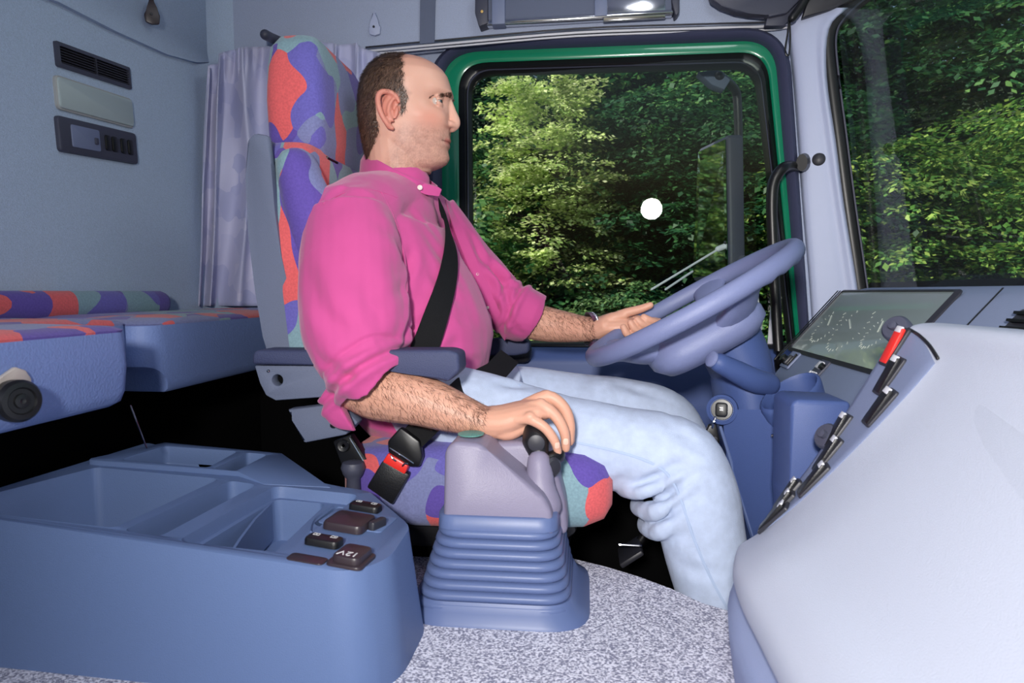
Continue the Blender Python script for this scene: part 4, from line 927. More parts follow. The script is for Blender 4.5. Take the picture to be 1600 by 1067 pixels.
def tree(kind, mk, x, y, z0, s, rot, label, name='tree', cat='tree', trunk=True):
    t = thing(name, label, cat, (x, y, z0 - (1.0 if trunk else 0)), 'trees and bushes beyond the cab windows')
    key = (kind, mk)
    if key not in KIND: KIND[key] = CROWN[kind].copy(); KIND[key].materials.append(LF[mk])
    o = bpy.data.objects.new('foliage', KIND[key]); COL.objects.link(o); o.parent = t; o['kind'] = 'stuff'
    o.location = (0, 0, 1.0 if trunk else .0); o.scale = (s, s, s); o.rotation_euler.z = rot
    g = thing
    tr = part('trunk', tube([(0, 0, -.4), (.03, .02, .8), (-.04, .0, 1.6), (.02, .03, 1 + 2.4 * s)] if trunk else [(0, 0, -.3), (.05, 0, .3), (.0, .05, 1.0 * s)], [.13 * s, .10 * s, .08 * s, .03] if trunk else [.05, .04, .015], n=9, sub=2), BARK)
    tr.parent = t
    return t
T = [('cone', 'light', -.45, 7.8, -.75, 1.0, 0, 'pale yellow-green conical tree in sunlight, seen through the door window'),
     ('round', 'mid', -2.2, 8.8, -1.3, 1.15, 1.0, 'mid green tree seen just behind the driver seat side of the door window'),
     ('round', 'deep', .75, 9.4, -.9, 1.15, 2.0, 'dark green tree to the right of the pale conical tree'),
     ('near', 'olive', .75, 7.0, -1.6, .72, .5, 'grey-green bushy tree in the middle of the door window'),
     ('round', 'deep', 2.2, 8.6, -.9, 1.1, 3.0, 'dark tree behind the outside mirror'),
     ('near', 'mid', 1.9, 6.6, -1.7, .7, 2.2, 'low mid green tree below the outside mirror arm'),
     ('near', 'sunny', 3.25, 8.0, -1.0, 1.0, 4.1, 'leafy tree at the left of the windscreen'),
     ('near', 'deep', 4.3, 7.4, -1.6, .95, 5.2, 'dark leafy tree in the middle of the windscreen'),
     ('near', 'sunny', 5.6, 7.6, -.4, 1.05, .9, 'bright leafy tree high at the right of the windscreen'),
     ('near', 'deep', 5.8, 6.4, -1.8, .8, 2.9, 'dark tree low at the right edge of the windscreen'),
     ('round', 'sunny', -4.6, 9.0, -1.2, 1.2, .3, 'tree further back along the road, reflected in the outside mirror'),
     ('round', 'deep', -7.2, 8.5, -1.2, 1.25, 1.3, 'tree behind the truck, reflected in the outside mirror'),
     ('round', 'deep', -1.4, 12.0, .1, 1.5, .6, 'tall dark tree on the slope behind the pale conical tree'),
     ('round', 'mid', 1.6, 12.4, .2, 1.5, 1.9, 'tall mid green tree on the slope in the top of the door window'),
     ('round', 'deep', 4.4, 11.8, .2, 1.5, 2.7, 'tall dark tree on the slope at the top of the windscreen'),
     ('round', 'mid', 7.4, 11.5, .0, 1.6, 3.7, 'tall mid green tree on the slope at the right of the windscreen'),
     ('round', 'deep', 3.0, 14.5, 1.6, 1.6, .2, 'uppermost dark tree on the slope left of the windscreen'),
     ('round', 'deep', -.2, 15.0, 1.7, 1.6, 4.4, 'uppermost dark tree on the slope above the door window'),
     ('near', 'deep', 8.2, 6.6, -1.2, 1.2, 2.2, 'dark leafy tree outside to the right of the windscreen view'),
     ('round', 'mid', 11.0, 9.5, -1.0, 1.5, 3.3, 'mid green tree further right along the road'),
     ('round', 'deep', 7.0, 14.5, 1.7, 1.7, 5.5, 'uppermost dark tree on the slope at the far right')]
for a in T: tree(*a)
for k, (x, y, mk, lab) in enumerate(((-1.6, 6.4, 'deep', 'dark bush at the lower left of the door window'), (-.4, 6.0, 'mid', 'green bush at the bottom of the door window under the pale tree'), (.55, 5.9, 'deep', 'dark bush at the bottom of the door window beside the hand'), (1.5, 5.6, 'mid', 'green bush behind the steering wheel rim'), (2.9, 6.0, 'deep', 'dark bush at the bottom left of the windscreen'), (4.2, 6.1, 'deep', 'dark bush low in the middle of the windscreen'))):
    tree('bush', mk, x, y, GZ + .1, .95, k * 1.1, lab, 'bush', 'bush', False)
# ground rising into a wooded slope
def gz(x, y): return GZ + (0 if y < 6 else (y - 6) * .50) + .25 * noise.noise(Vector((x * .4, y * .4, 0))) * min(1, max(0, (y - 4) / 2))
g = [[Vector((x, y, gz(x, y))) for x in np.linspace(-14, 16, 16)] for y in np.linspace(-6, 26, 18)]
o = part('ground', patch(g, 1, .3, (0, 0, -1)), mat('forest_floor', rgb(44, 58, 34), .95, mott=(2, .4), bump=(12, .8))); struct(o)
o = part('road', box((30, 6.6, .04), Matrix.Translation((1, 1.6, GZ + .02))), mat('asphalt', rgb(74, 74, 76), .9, bump=(90, .5), mott=(30, .1))); struct(o)
# outside mirror on its arm
t = thing('outside_mirror', 'tall outside mirror on a dark vertical arm beyond the door window', 'mirror', (.47, 2.25, .7))
tl, tr_, br_, bl = at(1091, 232, 2.44), at(1136, 210, 2.20), at(1140, 432, 2.20), at(1082, 440, 2.44)
mn = (tr_ - tl).cross(br_ - tr_).normalized(); mn = mn if mn.x < 0 else -mn
part('mirror_housing', prism([tl, tr_, br_, bl], -mn * .055, .012, 3), M['darkgrey'], t)
c = (tl + tr_ + br_ + bl) / 4
q = [p.lerp(c, .06) for p in (tl, tr_, br_, bl)]
part('mirror_glass', prism([p + mn * .0005 for p in q], mn * .002), mat('mirror_silver', rgb(200, 208, 205), .03, metal=1), t, None)
part('mirror_arm', tube([at(1124, 118, 2.12), at(1147, 138, 2.24), at(1153, 170, 2.27), at(1155, 300, 2.27), at(1157, 440, 2.27), at(1150, 470, 2.2)], .0135, n=12), M['charcoal'], t)
part('arm_bracket', prism(pts([(1090, 112), (1122, 108), (1142, 124), (1132, 140), (1112, 132)], 2.12), (0, .05, 0), .004), M['shell'], t)
for a_, b_ in (((1018, 452), (1128, 386)), ((1040, 452), (1082, 424))):
    part('stay_rod', tube([at(*a_, 2.15), at(*b_, 2.22)], .0035, n=6, sub=1), M['alu'], t)
part('stay_knob', tube([at(1122, 389, 2.217), at(1134, 384, 2.225)], .009, n=10, sub=1), M['alu'], t)
for y in (270, 380): part('arm_clamp', tube([at(1136, y, 2.225), at(1156, y, 2.27)], .011, n=10, sub=1), M['charcoal'], t)
# permit card standing in the corner of the window, white post and black post behind the wheel
t = thing('foot_pedal', 'black foot pedal with a bright edge in the dark footwell under the knees', 'pedal', at(985, 880, 1.42))
pq = at(985, 862, 1.42); pm = Matrix.Translation(pq) @ Matrix.Rotation(R(-35), 4, 'Y')
part('pedal_pad', box((.055, .09, .012), pm, .004), M['charcoal'], t)
part('pedal_edge', tube([at(967, 851, 1.37), at(985, 852, 1.37), at(1002, 853, 1.37)], .0028, n=8), M['chrome'], t)
part('pedal_arm', tube([pq + Vector((.02, .03, .01)), pq + Vector((.12, .05, .14)), pq + Vector((.22, .05, .2))], .009, n=10), M['black'], t)
t = thing('permit_card', 'small white permit card with black marks in the lower corner of the door window', 'card', at(1186, 510, 1.96))
cq = [at(1158, 496, 1.985), at(1185, 462, 1.985), at(1192, 514, 1.985), at(1176, 533, 1.985)]
part('card', prism(cq, (0, .002, 0)), mat('card_paper', rgb(205, 212, 205), .5), t, None)
cx_, cy_ = (cq[1] - cq[0]), (cq[3] - cq[0])
for k, (u, v, w, h) in enumerate(((.2, .15, .10, .45), (.42, .15, .08, .45), (.55, .35, .10, .12), (.2, .72, .5, .06), (.7, .5, .1, .3), (.35, .62, .10, .2), (.62, .12, .16, .1))):
    P = [cq[0] + cx_ * (u + a * w) + cy_ * (v + b_ * h) + Vector((0, -.0006, 0)) for a, b_ in ((0, 0), (1, 0), (1, 1), (0, 1))]
    part('print_mark', prism(P, (0, -.0006, 0)), M['rubber'], t, None)
tag(part('door_edge_strip', prism(pts([(1208, 441), (1220, 440), (1213, 542), (1199, 542)], 1.985), (0, .006, 0), .001), M['alu']), 'white vertical strip beside the black window gasket behind the steering wheel', 'strip')
# ================================================================= THE MAN
HEADC = at(637, 168, 1.40)                            # middle of the head
S_ = 1 / 748.0                                        # metres per photograph pixel at his distance
HYAW = R(5)
hx = Vector((math.cos(HYAW), math.sin(HYAW), 0)); hy = Vector((-math.sin(HYAW), math.cos(HYAW), 0)); hz = Vector((0, 0, 1))
def H(x, y, z): return HEADC + hx * x + hy * y + hz * z
def hp_(px, py, y=0.0):
    """profile point measured in the photograph -> head space"""
    k = (1.40 - y) / 1.40; px = 915 + (px - 915) * k; py = 455 + (py - 455) * k     # y: how far out of the middle plane it lies
    return ((px - 637) * S_, (168 - py) * S_)
FRONT = [(620, 84), (640, 85.5), (657, 88.5), (672, 95), (684, 103.5), (692, 112), (699, 124), (703, 137), (706.5, 149), (703, 158), (702, 170), (701.5, 184), (701, 198), (701, 206), (701.5, 214), (703.5, 219), (700, 222.5), (702, 227), (697.5, 232.5), (697.5, 240), (698.5, 246), (696, 253), (686, 259), (672, 263)]
BACK = [(620, 84), (606, 87), (593, 94), (582, 104), (575, 113), (568, 124), (563, 136), (560, 150), (558.5, 165), (558.5, 182), (560.5, 200), (564, 216), (568, 230), (572, 242), (576, 252), (580, 262)]
FRONT = [(x, y + 8 * max(0, 125 - y) / 41) for x, y in FRONT]; BACK = [(x + 4 * min(1, max(0, (y - 100) / 40)) * min(1, max(0, (250 - y) / 40)), y + 8 * max(0, 125 - y) / 41) for x, y in BACK]
fz = np.array([(168 - p[1]) * S_ for p in FRONT])[::-1]; fx = np.array([(p[0] - 637) * S_ for p in FRONT])[::-1]
bz = np.array([(168 - p[1]) * S_ for p in BACK])[::-1]; bx = np.array([(p[0] - 637) * S_ for p in BACK])[::-1]
WZ = np.array([-.135, -.125, -.11, -.095, -.075, -.055, -.03, -.005, .018, .040, .062, .080, .093, .099, .1018])
WW = np.array([.044, .046, .050, .054, .058, .063, .068, .072, .076, .0775, .074, .062, .044, .022, .004])
def g2(a, b): return math.exp(-(a * a + b * b))
def head_surface(th, z):
    """th = 0 straight ahead, +-pi at the back; returns x, y in head space"""
    f, b, w = float(np.interp(z, fz, fx)), float(np.interp(z, bz, bx)), float(np.interp(z, WZ, WW))
    xc = .55 * b + .45 * f
    c, s = math.cos(th), math.sin(th)
    e = 2.35 if c > 0 else 2.1
    face = max(0, min(1, (.075 - z) / .05))
    e = 2.1 + (.45 * face * (1 - .9 * math.exp(-((z - .004) / .024) ** 2)) if c > 0 else 0)
    jaw = max(0, min(1, (-.03 - z) / .07)) if c > 0 else 0
    w2 = w * (1 - .16 * jaw * max(0, c))
    ax = (f - xc) if c > 0 else (xc - b)
    rr_ = (abs(c) ** e + abs(s) ** e) ** (-1 / e)
    x, y = xc + ax * c * rr_, w2 * s * rr_
    k = abs(y)
    # features as relief along the facing direction and outwards
    if c > -.2:
        x -= .0150 * g2((k - .042) / .021, (z - .003) / .0145)                # eye sockets
        x += .0050 * g2((k - .030) / .022, (z - .0185) / .008)              # brow ridge
        x += .0060 * g2((k - .044) / .018, (z + .030) / .020)               # cheekbone
        x -= .0040 * g2((k - .048) / .015, (z + .064) / .020)               # cheek hollow
        x -= .0030 * g2((k - .024) / .008, (z + .066) / .012)               # mouth corner
        x += .0025 * g2((k - .018) / .010, (z + .048) / .012)               # fold beside the nose
        x += .0035 * g2(k / .020, (z + .100) / .012)                        # chin pad
        sg = 1 if y > 0 else -1
        y += sg * .0030 * g2((x - .035) / .02, (z + .028) / .018)
    sg = 1 if y > 0 else -1
    y -= sg * .0045 * g2((x - .045) / .02, (z - .024) / .022)                # temple
    y += sg * .0030 * g2((x - .0) / .025, (z + .080) / .022)                 # jaw angle
    return x, y
def head_rings(off=0.0, n=72):
    zs = np.concatenate([np.linspace(-.133, .075, 64), np.linspace(.078, .1010, 14)]); rings = []
    for z in zs: 
        r = []
        for k in range(n):
            th = 2 * math.pi * k / n; x, y = head_surface(th if th <= math.pi else th - 2 * math.pi, float(z)); r.append(H(x, y, float(z)))
        rings.append(r)
    return rings
bm = bmesh.new()
b_loft(bm, head_rings(0, 96))
# nose: bridge, tip, wings, septum
nose = [((703 - 637) * S_, .016), ((704, 160)), ]
def np2(px, py): x, z = hp_(px, py); return x, z
npf = [(701, 150, .0075, 4), (702.5, 158, .0070, 5), (705, 168, .0072, 7), (708, 178, .0085, 8), (712, 187, .0098, 8.5), (713.2, 194, .0100, 7.5), (708.5, 200, .0080, 5)]
P, A = [], []
for px, py, w, hgt in npf:
    x, z = np2(px - hgt * .55, py); P.append(H(x, 0, z)); A.append((w, hgt * S_ * 1.15))
b_tube(bm, P, A, ref=hx, n=14, sub=3)
for s_ in (-1, 1):
    x, z = np2(704, 197); b_tube(bm, [H(x - .006, s_ * .0155, z + .001), H(x, s_ * .0125, z + .002), H(x + .007, s_ * .007, z + .001)], [(.0055, .0065), (.0062, .0068), (.005, .006)], ref=hz, n=12)
# lips
for py, px, h, w in ((218.5, 700.5, .0034, .024), (226.0, 699.0, .0040, .021)):
    pp_ = []
    for k in (-1, -.6, -.25, 0, .25, .6, 1):
        x, z = np2(px, py); xs, _ = head_surface(math.asin(max(-.99, min(.99, k * w / .06))), z); pp_.append(H(x - .0005 - .016 * k * k * w / .024, k * w, z + (.0 if py > 222 else -.0022 * k * k) + (.0024 * k * k if py > 222 else 0)))
    b_tube(bm, pp_, [(h * .7, .002), (h, .004), (h, .0048), (h, .0046), (h, .0048), (h, .004), (h * .7, .002)], ref=hx, n=10, sub=2)
# ears
def ear(s_):
    out = [(600, 193), (594, 184), (589, 172), (586.5, 160), (588, 149), (595, 143.5), (605, 144), (613, 150), (617, 158)]
    c = [H(*(lambda q: (q[0], s_ * (.0775 + .010 * max(0, min(1, (606 - px) / 18))), q[1]))(hp_(px, py, .080))) for px, py in out]
    b_tube(bm, c, [.0048, .0052, .0056, .0056, .0056, .0055, .0052, .0045, .0035], ref=hy, n=10, sub=3)
    lob = [H(*(lambda q: (q[0], s_ * .0765, q[1]))(hp_(px, py, .077))) for px, py in ((607, 198), (601, 194), (600, 186))]
    b_tube(bm, lob, [.0045, .0062, .005], ref=hy, n=10)
    ah = [H(*(lambda q: (q[0], s_ * .0775, q[1]))(hp_(px, py, .078))) for px, py in ((608, 155), (603, 163), (601, 173), (604, 183), (608, 187))]
    b_tube(bm, ah, [.003, .0038, .004, .0045, .003], ref=hy, n=8, sub=2)
    cup = [H(*(lambda q: (q[0], s_ * .0735, q[1]))(hp_(px, py, .076))) for px, py in ((604, 152), (599, 166), (603, 184))]
    b_tube(bm, cup, [(.009, .004), (.011, .004), (.008, .004)], ref=hy, n=10)
    tr = [H(*(lambda q: (q[0], s_ * .074, q[1]))(hp_(px, py, .074))) for px, py in ((615, 168), (614, 174), (612, 182))]
    b_tube(bm, tr, [.003, .005, .003], ref=hy, n=8)
for s_ in (-1, 1): ear(s_)
# eyelids follow the eyeballs
EYEX, EYEY, EYEZ = hp_(687.5, 158.8, .036)[0] - .0117, .0335, hp_(688, 158.8, .036)[1]
def eyep(s_, az, el, r):
    c, s = math.cos, math.sin
    return H(EYEX + r * c(el) * c(az), s_ * (EYEY + r * c(el) * s(az)), EYEZ + r * s(el))
for s_ in (-1, 1):
    azs = [R(a) for a in (-62, -40, -15, 10, 35, 58, 78)]
    for k0, r0, th in ((R(22), .0123, .0024), (R(-22), .0121, .0020), (R(38), .0122, .0034), (R(58), .0122, .0042), (R(-44), .0118, .0036)):
        b_tube(bm, [eyep(s_, a, k0 * (math.cos((a - R(8)) * 1.05) ** .7 if abs(a - R(8)) < 1.45 else .1), r0) for a in azs], [th * .7, th, th, th, th, th, th * .7], ref=hx, n=8, sub=2)
# neck and body
b_tube(bm, [H(-.028, 0, -.055), H(-.024, 0, -.10), at(622, 262, 1.40), at(618, 298, 1.40), at(612, 335, 1.40)], [(.058, .062), (.058, .061), (.059, .061), (.060, .056), (.075, .055)], ref=(1, 0, 0), n=24)
b_tube(bm, [H(.005, 0, -.075), at(645, 252, 1.40), at(632, 285, 1.40)], [(.033, .028), (.030, .018), (.036, .020)], ref=(1, 0, 0), n=16)
sp = [((618, 306), .07, .055), ((612, 352), .135, .075), ((615, 400), .155, .095), ((630, 470), .15, .11), ((650, 540), .165, .13), ((680, 610), .17, .12), ((690, 660), .16, .10)]
b_tube(bm, [at(*p, 1.40) for p, a, b in sp], [(a, b) for p, a, b in sp], ref=(1, 0, 0), n=28)
RARM = [((556, 356), 1.215, .045), ((552, 450), 1.165, .052), ((556, 560), 1.14, .045), ((572, 607), 1.13, .046)]
RFORE = [((556, 606), 1.13, (.040, .040)), ((585, 612), 1.128, (.046, .0475)), ((620, 617), 1.125, (.047, .0475)), ((660, 626), 1.122, (.044, .0435)), ((700, 640), 1.12, (.039, .0375)), ((735, 652), 1.118, (.034, .0300)), ((758, 659), 1.118, (.0325, .0262)), ((775, 661), 1.120, (.035, .0265))]
b_tube(bm, [at(*p, Y) for p, Y, r in RARM], [r for p, Y, r in RARM], ref=(0, 1, 0), n=18)
b_tube(bm, [at(*p, Y) for p, Y, r in RFORE], [r for p, Y, r in RFORE], ref=(0, 0, 1), n=20)
LARM = [((668, 356), 1.59, .045), ((740, 425), 1.64, .048), ((792, 492), 1.66, .044)]
LFORE = [((786, 486), 1.66, (.040, .040)), ((815, 497), 1.655, (.044, .046)), ((850, 506), 1.645, (.041, .043)), ((885, 511), 1.63, (.036, .037)), ((915, 514), 1.61, (.032, .030)), ((935, 513), 1.60, (.033, .028)), ((950, 509), 1.592, (.038, .026))]
b_tube(bm, [at(*p, Y) for p, Y, r in LARM], [r for p, Y, r in LARM], ref=(0, 1, 0), n=18)
b_tube(bm, [at(*p, Y) for p, Y, r in LFORE], [r for p, Y, r in LFORE], ref=(0, 0, 1), n=20)
# right hand over the shifter knob: palm, four fingers, thumb
def chain(P, r, ref=(0, 0, 1), n=12): b_tube(bm, [at(a, b, Y) for a, b, Y in P], r, ref=ref, n=n, sub=4)
b_tube(bm, [at(758, 659, 1.118), at(785, 657, 1.121), at(812, 648, 1.124), at(838, 640, 1.127), at(850, 642, 1.128)], [(.033, .0255), (.039, .0265), (.042, .0230), (.042, .0185), (.038, .014)], ref=(0, 0, 1), n=20)
FR = [[(806, 655, 1.091), (828, 655, 1.086), (851, 668, 1.082), (866, 688, 1.083), (872, 706, 1.088)],
      [(815, 640, 1.112), (845, 634, 1.107), (868, 650, 1.104), (882, 676, 1.104), (884, 700, 1.108)],
      [(822, 632, 1.135), (856, 620, 1.132), (880, 636, 1.130), (890, 662, 1.130), (890, 690, 1.132)],
      [(822, 632, 1.157), (852, 620, 1.158), (878, 634, 1.157), (890, 660, 1.156), (892, 688, 1.154)]]
for P, r in zip(FR, (.0082, .0094, .0098, .0094)): chain(P, [r * 1.15, r * 1.14, r * 1.05, r * .97, r * .80])
chain([(782, 676, 1.150), (806, 683, 1.165), (826, 690, 1.160), (842, 700, 1.150)], [.014, .0125, .0105, .008])
b_tube(bm, [at(772, 672, 1.112), at(795, 676, 1.108), at(818, 668, 1.106)], [(.018, .012), (.017, .013), (.012, .010)], ref=(0, 0, 1), n=14)   # heel of the hand
for k, (px, py, Y) in enumerate(((828, 652, 1.085), (845, 631, 1.108), (855, 618, 1.132), (852, 618, 1.157))): b_tube(bm, [at(px - 9, py + 1, Y), at(px, py - .5, Y), at(px + 8, py + 4, Y)], [(.007, .006), (.0098, .0098), (.007, .006)], ref=(0, 0, 1), n=10)
# left hand round the wheel rim, palm up, thumb along the rim, fingertips curling over it
b_tube(bm, [at(935, 513, 1.598), at(953, 506, 1.592), at(970, 503, 1.592), at(985, 505, 1.594)], [(.033, .026), (.041, .022), (.043, .0185), (.038, .015)], ref=(.25, -.3, .9), n=18)
b_tube(bm, [at(940, 505, 1.585), at(958, 497, 1.578), at(975, 493, 1.575)], [(.018, .014), (.017, .014), (.012, .010)], ref=(0, 0, 1), n=14)   # ball of the thumb
chain([(955, 498, 1.580), (978, 489, 1.575), (1000, 483, 1.570), (1016, 477, 1.566)], [.0125, .0112, .0098, .0080])
for P in ([(978, 512, 1.600), (997, 526, 1.575), (993, 528, 1.545), (980, 522, 1.528), (974, 511, 1.525)],
          [(985, 508, 1.600), (1008, 519, 1.572), (1005, 520, 1.545), (992, 514, 1.530), (985, 504, 1.528)],
          [(988, 502, 1.600), (1019, 511, 1.570), (1016, 512, 1.547), (1003, 506, 1.533), (995, 499, 1.532)],
          [(990, 498, 1.598), (1028, 503, 1.568), (1026, 504, 1.550), (1014, 500, 1.538), (1006, 495, 1.537)]):
    chain(P, [.0100, .0096, .0092, .0088, .0074], ref=(0, 1, 0))
# legs inside the jeans
RLEG = [((715, 648), 1.29, .070), ((800, 670), 1.28, .068), ((900, 690), 1.27, .064), ((1000, 705), 1.25, .058), ((1066, 716), 1.24, .053), ((1085, 800), 1.22, .048), ((1112, 900), 1.20, .045), ((1140, 1000), 1.19, .038), ((1165, 1110), 1.185, .035)]
LLEG = [((715, 640), 1.51, .070), ((800, 630), 1.52, .068), ((900, 632), 1.53, .064), ((1000, 640), 1.53, .058), ((1046, 660), 1.53, .053), ((1085, 735), 1.50, .048), ((1130, 850), 1.48, .045), ((1165, 950), 1.46, .038), ((1190, 1010), 1.45, .035)]
for Lg in (RLEG, LLEG): b_tube(bm, [at(*p, Y) for p, Y, r in Lg], [r for p, Y, r in Lg], ref=(0, 1, 0), n=18)
body_me = remesh(bm, .0021, 3, .5)
man = thing('person', 'balding man in a bright pink shirt and pale jeans sitting at the wheel', 'person', at(690, 660, 1.40))
# skin tones: beard shadow, scalp, red cheeks and ears are real colours of the skin; lip line and nostril shade painted in
skin = mat('skin', rgb(214, 166, 146), .46, spec=.35, bump=(420, .12))
n = skin.node_tree.nodes; l = skin.node_tree.links; b_ = n['Principled BSDF']
at_ = n.new('ShaderNodeVertexColor'); at_.layer_name = 'tone'; l.new(at_.outputs[0], b_.inputs['Base Color'])
b_.inputs['Subsurface Weight'].default_value = .10; b_.inputs['Subsurface Radius'].default_value = (.010, .004, .002); b_.inputs['Subsurface Scale'].default_value = .5
body = link('body', body_me, skin, man, 180)
co = me_np(body_me); rel = co - np.array(HEADC)
X = rel @ np.array(hx); Yl = rel @ np.array(hy); Z = rel[:, 2]
def cl(c): return np.array(rgb(*c)[:3])
col = np.tile(cl((214, 166, 146)), (len(co), 1))
def mixc(c, w):
    global col
    w = np.clip(w, 0, 1)[:, None]; col = col * (1 - w) + cl(c) * w
def G(a, b, c=0): return np.exp(-(a * a + b * b + c * c))
headm = ((np.abs(X) < .13) & (np.abs(Yl) < .11) & (Z > -.16) & (Z < .13)).astype(float)
nz = np.array([noise.noise(Vector(p) * 90) for p in co[headm > 0]]); NZ = np.zeros(len(co)); NZ[headm > 0] = nz
arms = (co[:, 0] > -.02) | (co[:, 2] < HEADC.z - .30)
mixc((204, 146, 118), .45 * arms * (1 - headm))
mixc((214, 124, 104), headm * .38 * G((X - .055) / .03, (Z + .034) / .022))                       # cheek
mixc((204, 112, 96), headm * .6 * ((np.abs(Yl) > .069) & (X < .002) & (X > -.056) & (np.abs(Z + .024) < .043)))   # ear
beard = np.clip((X - (-.012 + .35 * np.maximum(0, -.03 - Z) * -1)) / .02, 0, 1) * np.clip((-.040 - Z + .25 * np.maximum(0, .05 - X) * 0) / .02, 0, 1) * np.clip((Z + .155) / .02, 0, 1)
NF = np.zeros(len(co)); NF[headm > 0] = np.array([noise.noise(Vector(p) * 420) for p in co[headm > 0]])
mixc((150, 108, 96), headm * beard * np.clip(.42 + .25 * NZ + .35 * NF, 0, .9))
mixc((196, 118, 92), headm * .4 * np.clip((Z - .05) / .04, 0, 1))                                  # tanned forehead
lipm = G((X - (700 - 637) * S_) / .010, (Z - (168 - 222) * S_) / .0065) * (np.abs(Yl) < .024)
mixc((176, 88, 84), headm * lipm * .8)
mixc((96, 48, 44), headm * .85 * np.exp(-((Z - (168 - 222.3) * S_) / .0011) ** 2) * np.clip((X - .056) / .006, 0, 1) * (np.abs(Yl) < .032))  # dark line painted for the shaded crease between the lips
mixc((150, 78, 66), headm * .7 * G((X - .0855) / .006, (Z - (168 - 202) * S_) / .004))              # nostril shade painted into the skin tone
# hair cover on the scalp
def hairline(x, z):
    """how far inside the hair a point of the head is (positive = hair)"""
    fr_ = np.interp(z, [-.115, -.10, -.075, -.05, -.034, -.026, -.01, .010, .032, .061, .09, .115], [-.09, -.074, -.056, -.048, -.03, .002, .011, .014, .003, .004, .002, -.004])
    return fr_ - x
earz = ((np.abs(Yl) > .060) & (X > -.052) & (X < -.001) & (Z < .013) & (Z > -.062))
HM = np.clip(hairline(X, Z) / .014 + .45 * NZ + .4, 0, 1) * headm * (Z > -.108) * (1 - earz)
side = G((X + .006) / .008, (Z - .0) / .018) * (np.abs(Yl) > .05) * headm
mixc((70, 52, 44), HM * .88)
ca = body_me.color_attributes.new('tone', 'FLOAT_COLOR', 'POINT')
ca.data.foreach_set('color', np.concatenate([col, np.ones((len(co), 1))], 1).astype(np.float32).ravel())
# hair: short strands over the back and sides
nrm = normals(body_me); rg = np.random.default_rng(5)
cand = np.nonzero((HM > .35))[0]
pk = rg.choice(cand, size=min(len(cand) * 3, 15000), replace=True)
P0 = co[pk] + rg.normal(size=(len(pk), 3)) * .0012; N0 = nrm[pk]
flow = np.array([-.35, 0, -.9]) + rg.normal(size=(len(pk), 3)) * .35
flow -= N0 * (flow * N0).sum(1, keepdims=True); flow /= np.linalg.norm(flow, axis=1, keepdims=True)
Ln = (.009 + .008 * rg.random((len(pk), 1))) * (.45 + .55 * HM[pk][:, None])
sidev = np.cross(flow, N0) * .00055
A0 = P0 - N0 * .0005; tip = P0 + flow * Ln + N0 * (.0022 + .0016 * rg.random((len(pk), 1)))
midp = P0 + flow * Ln * .5 + N0 * .0024
V = np.stack([A0 - sidev, A0 + sidev, midp + sidev * .8, midp - sidev * .8, tip], 1).reshape(-1, 3)
k5 = np.arange(len(pk))[:, None] * 5
hm = bpy.data.meshes.new('hair'); hm.from_pydata(V.tolist(), [], [tuple(q) for q in (k5 + np.array([0, 1, 2, 3])).tolist()] + [tuple(q) for q in (k5 + np.array([3, 2, 4])).tolist()])
hair_m = mat('hair_brown', rgb(74, 55, 45), .42, spec=.6)
hn = hair_m.node_tree; ge = hn.nodes.new('ShaderNodeNewGeometry'); hr = hn.nodes.new('ShaderNodeValToRGB'); hn.links.new(ge.outputs['Random Per Island'], hr.inputs[0])
hr.color_ramp.elements[0].color = rgb(46, 33, 28); hr.color_ramp.elements[1].color = rgb(118, 92, 76); hn.links.new(hr.outputs[0], hn.nodes['Principled BSDF'].inputs['Base Color'])
h_ = link('hair', hm, hair_m, man, None); h_['kind'] = 'stuff'
tree_b = bvh(body_me)
# eyes and eyebrows
for s_ in (-1, 1):
    c = H(EYEX, s_ * EYEY, EYEZ)
    ey = part('eye', lathe([(0, -.0115), (.006, -.0098), (.0105, -.0048), (.0115, 0), (.0105, .0048), (.006, .0098), (0, .0115)], Matrix.Translation(c), 20), mat('eye_white', rgb(190, 180, 172), .2, spec=.5), man, 180)
    ic = c + hx * .0108 + hy * s_ * .0018 * 0
    gz_ = (hx + hy * -.30).normalized(); gm_ = Matrix.Translation(c) @ gz_.to_track_quat('Z', 'Y').to_matrix().to_4x4()
    part('iris', lathe([(.0118 * math.sin(R(q)), .0118 * math.cos(R(q))) for q in (31, 26, 20, 13, 6, 0)], gm_, 20), mat('iris_grey_blue', rgb(84, 96, 100), .2), ey)
    part('pupil', lathe([(.0120 * math.sin(R(q)), .0120 * math.cos(R(q))) for q in (13, 8, 4, 0)], gm_, 16), M['rubber'], ey)
    bmb = bmesh.new(); rg2 = random.Random(3)
    for k in range(230):
        u = rg2.random(); px = 671 + 30 * u; py = 154.5 - 9.0 * math.sin(u * 1.9) ** 1.0 + (4.5 * u * u) + rg2.uniform(-3.0, 3.0) * (.5 + .6 * math.sin(u * 3))
        x, z = hp_(px, py, .045 - .02 * u); yl = s_ * (.050 - .036 * u)
        o_ = H(.14, yl, z); pt, nn, _, _ = tree_b.ray_cast(o_, -hx)
        if pt is None: continue
        d = (hx * .2 - hy * s_ * -.6 + hz * rg2.uniform(.0, .5)).normalized() * .006; w_ = hz * .0005
        vs = [bmb.verts.new(v) for v in (pt - w_, pt + w_, pt + d + nn * .0022)]; bmb.faces.new(vs)
    e_ = part('eyebrow', bmb, hair_m, man, None); e_['kind'] = 'stuff'
# ---------------------------------------------------------------- shirt
bm = bmesh.new()
ST = [((624, 292), .066, .064), ((618, 322), .135, .090), ((612, 345), .192, .112), ((612, 380), .198, .128), ((620, 430), .195, .142), ((633, 480), .192, .158), ((645, 530), .192, .166), ((650, 575), .190, .155), ((650, 605), .178, .135)]
b_tube(bm, [at(*p, 1.40) for p, a, b in ST], [(a, b) for p, a, b in ST], ref=(1, 0, 0), n=36)
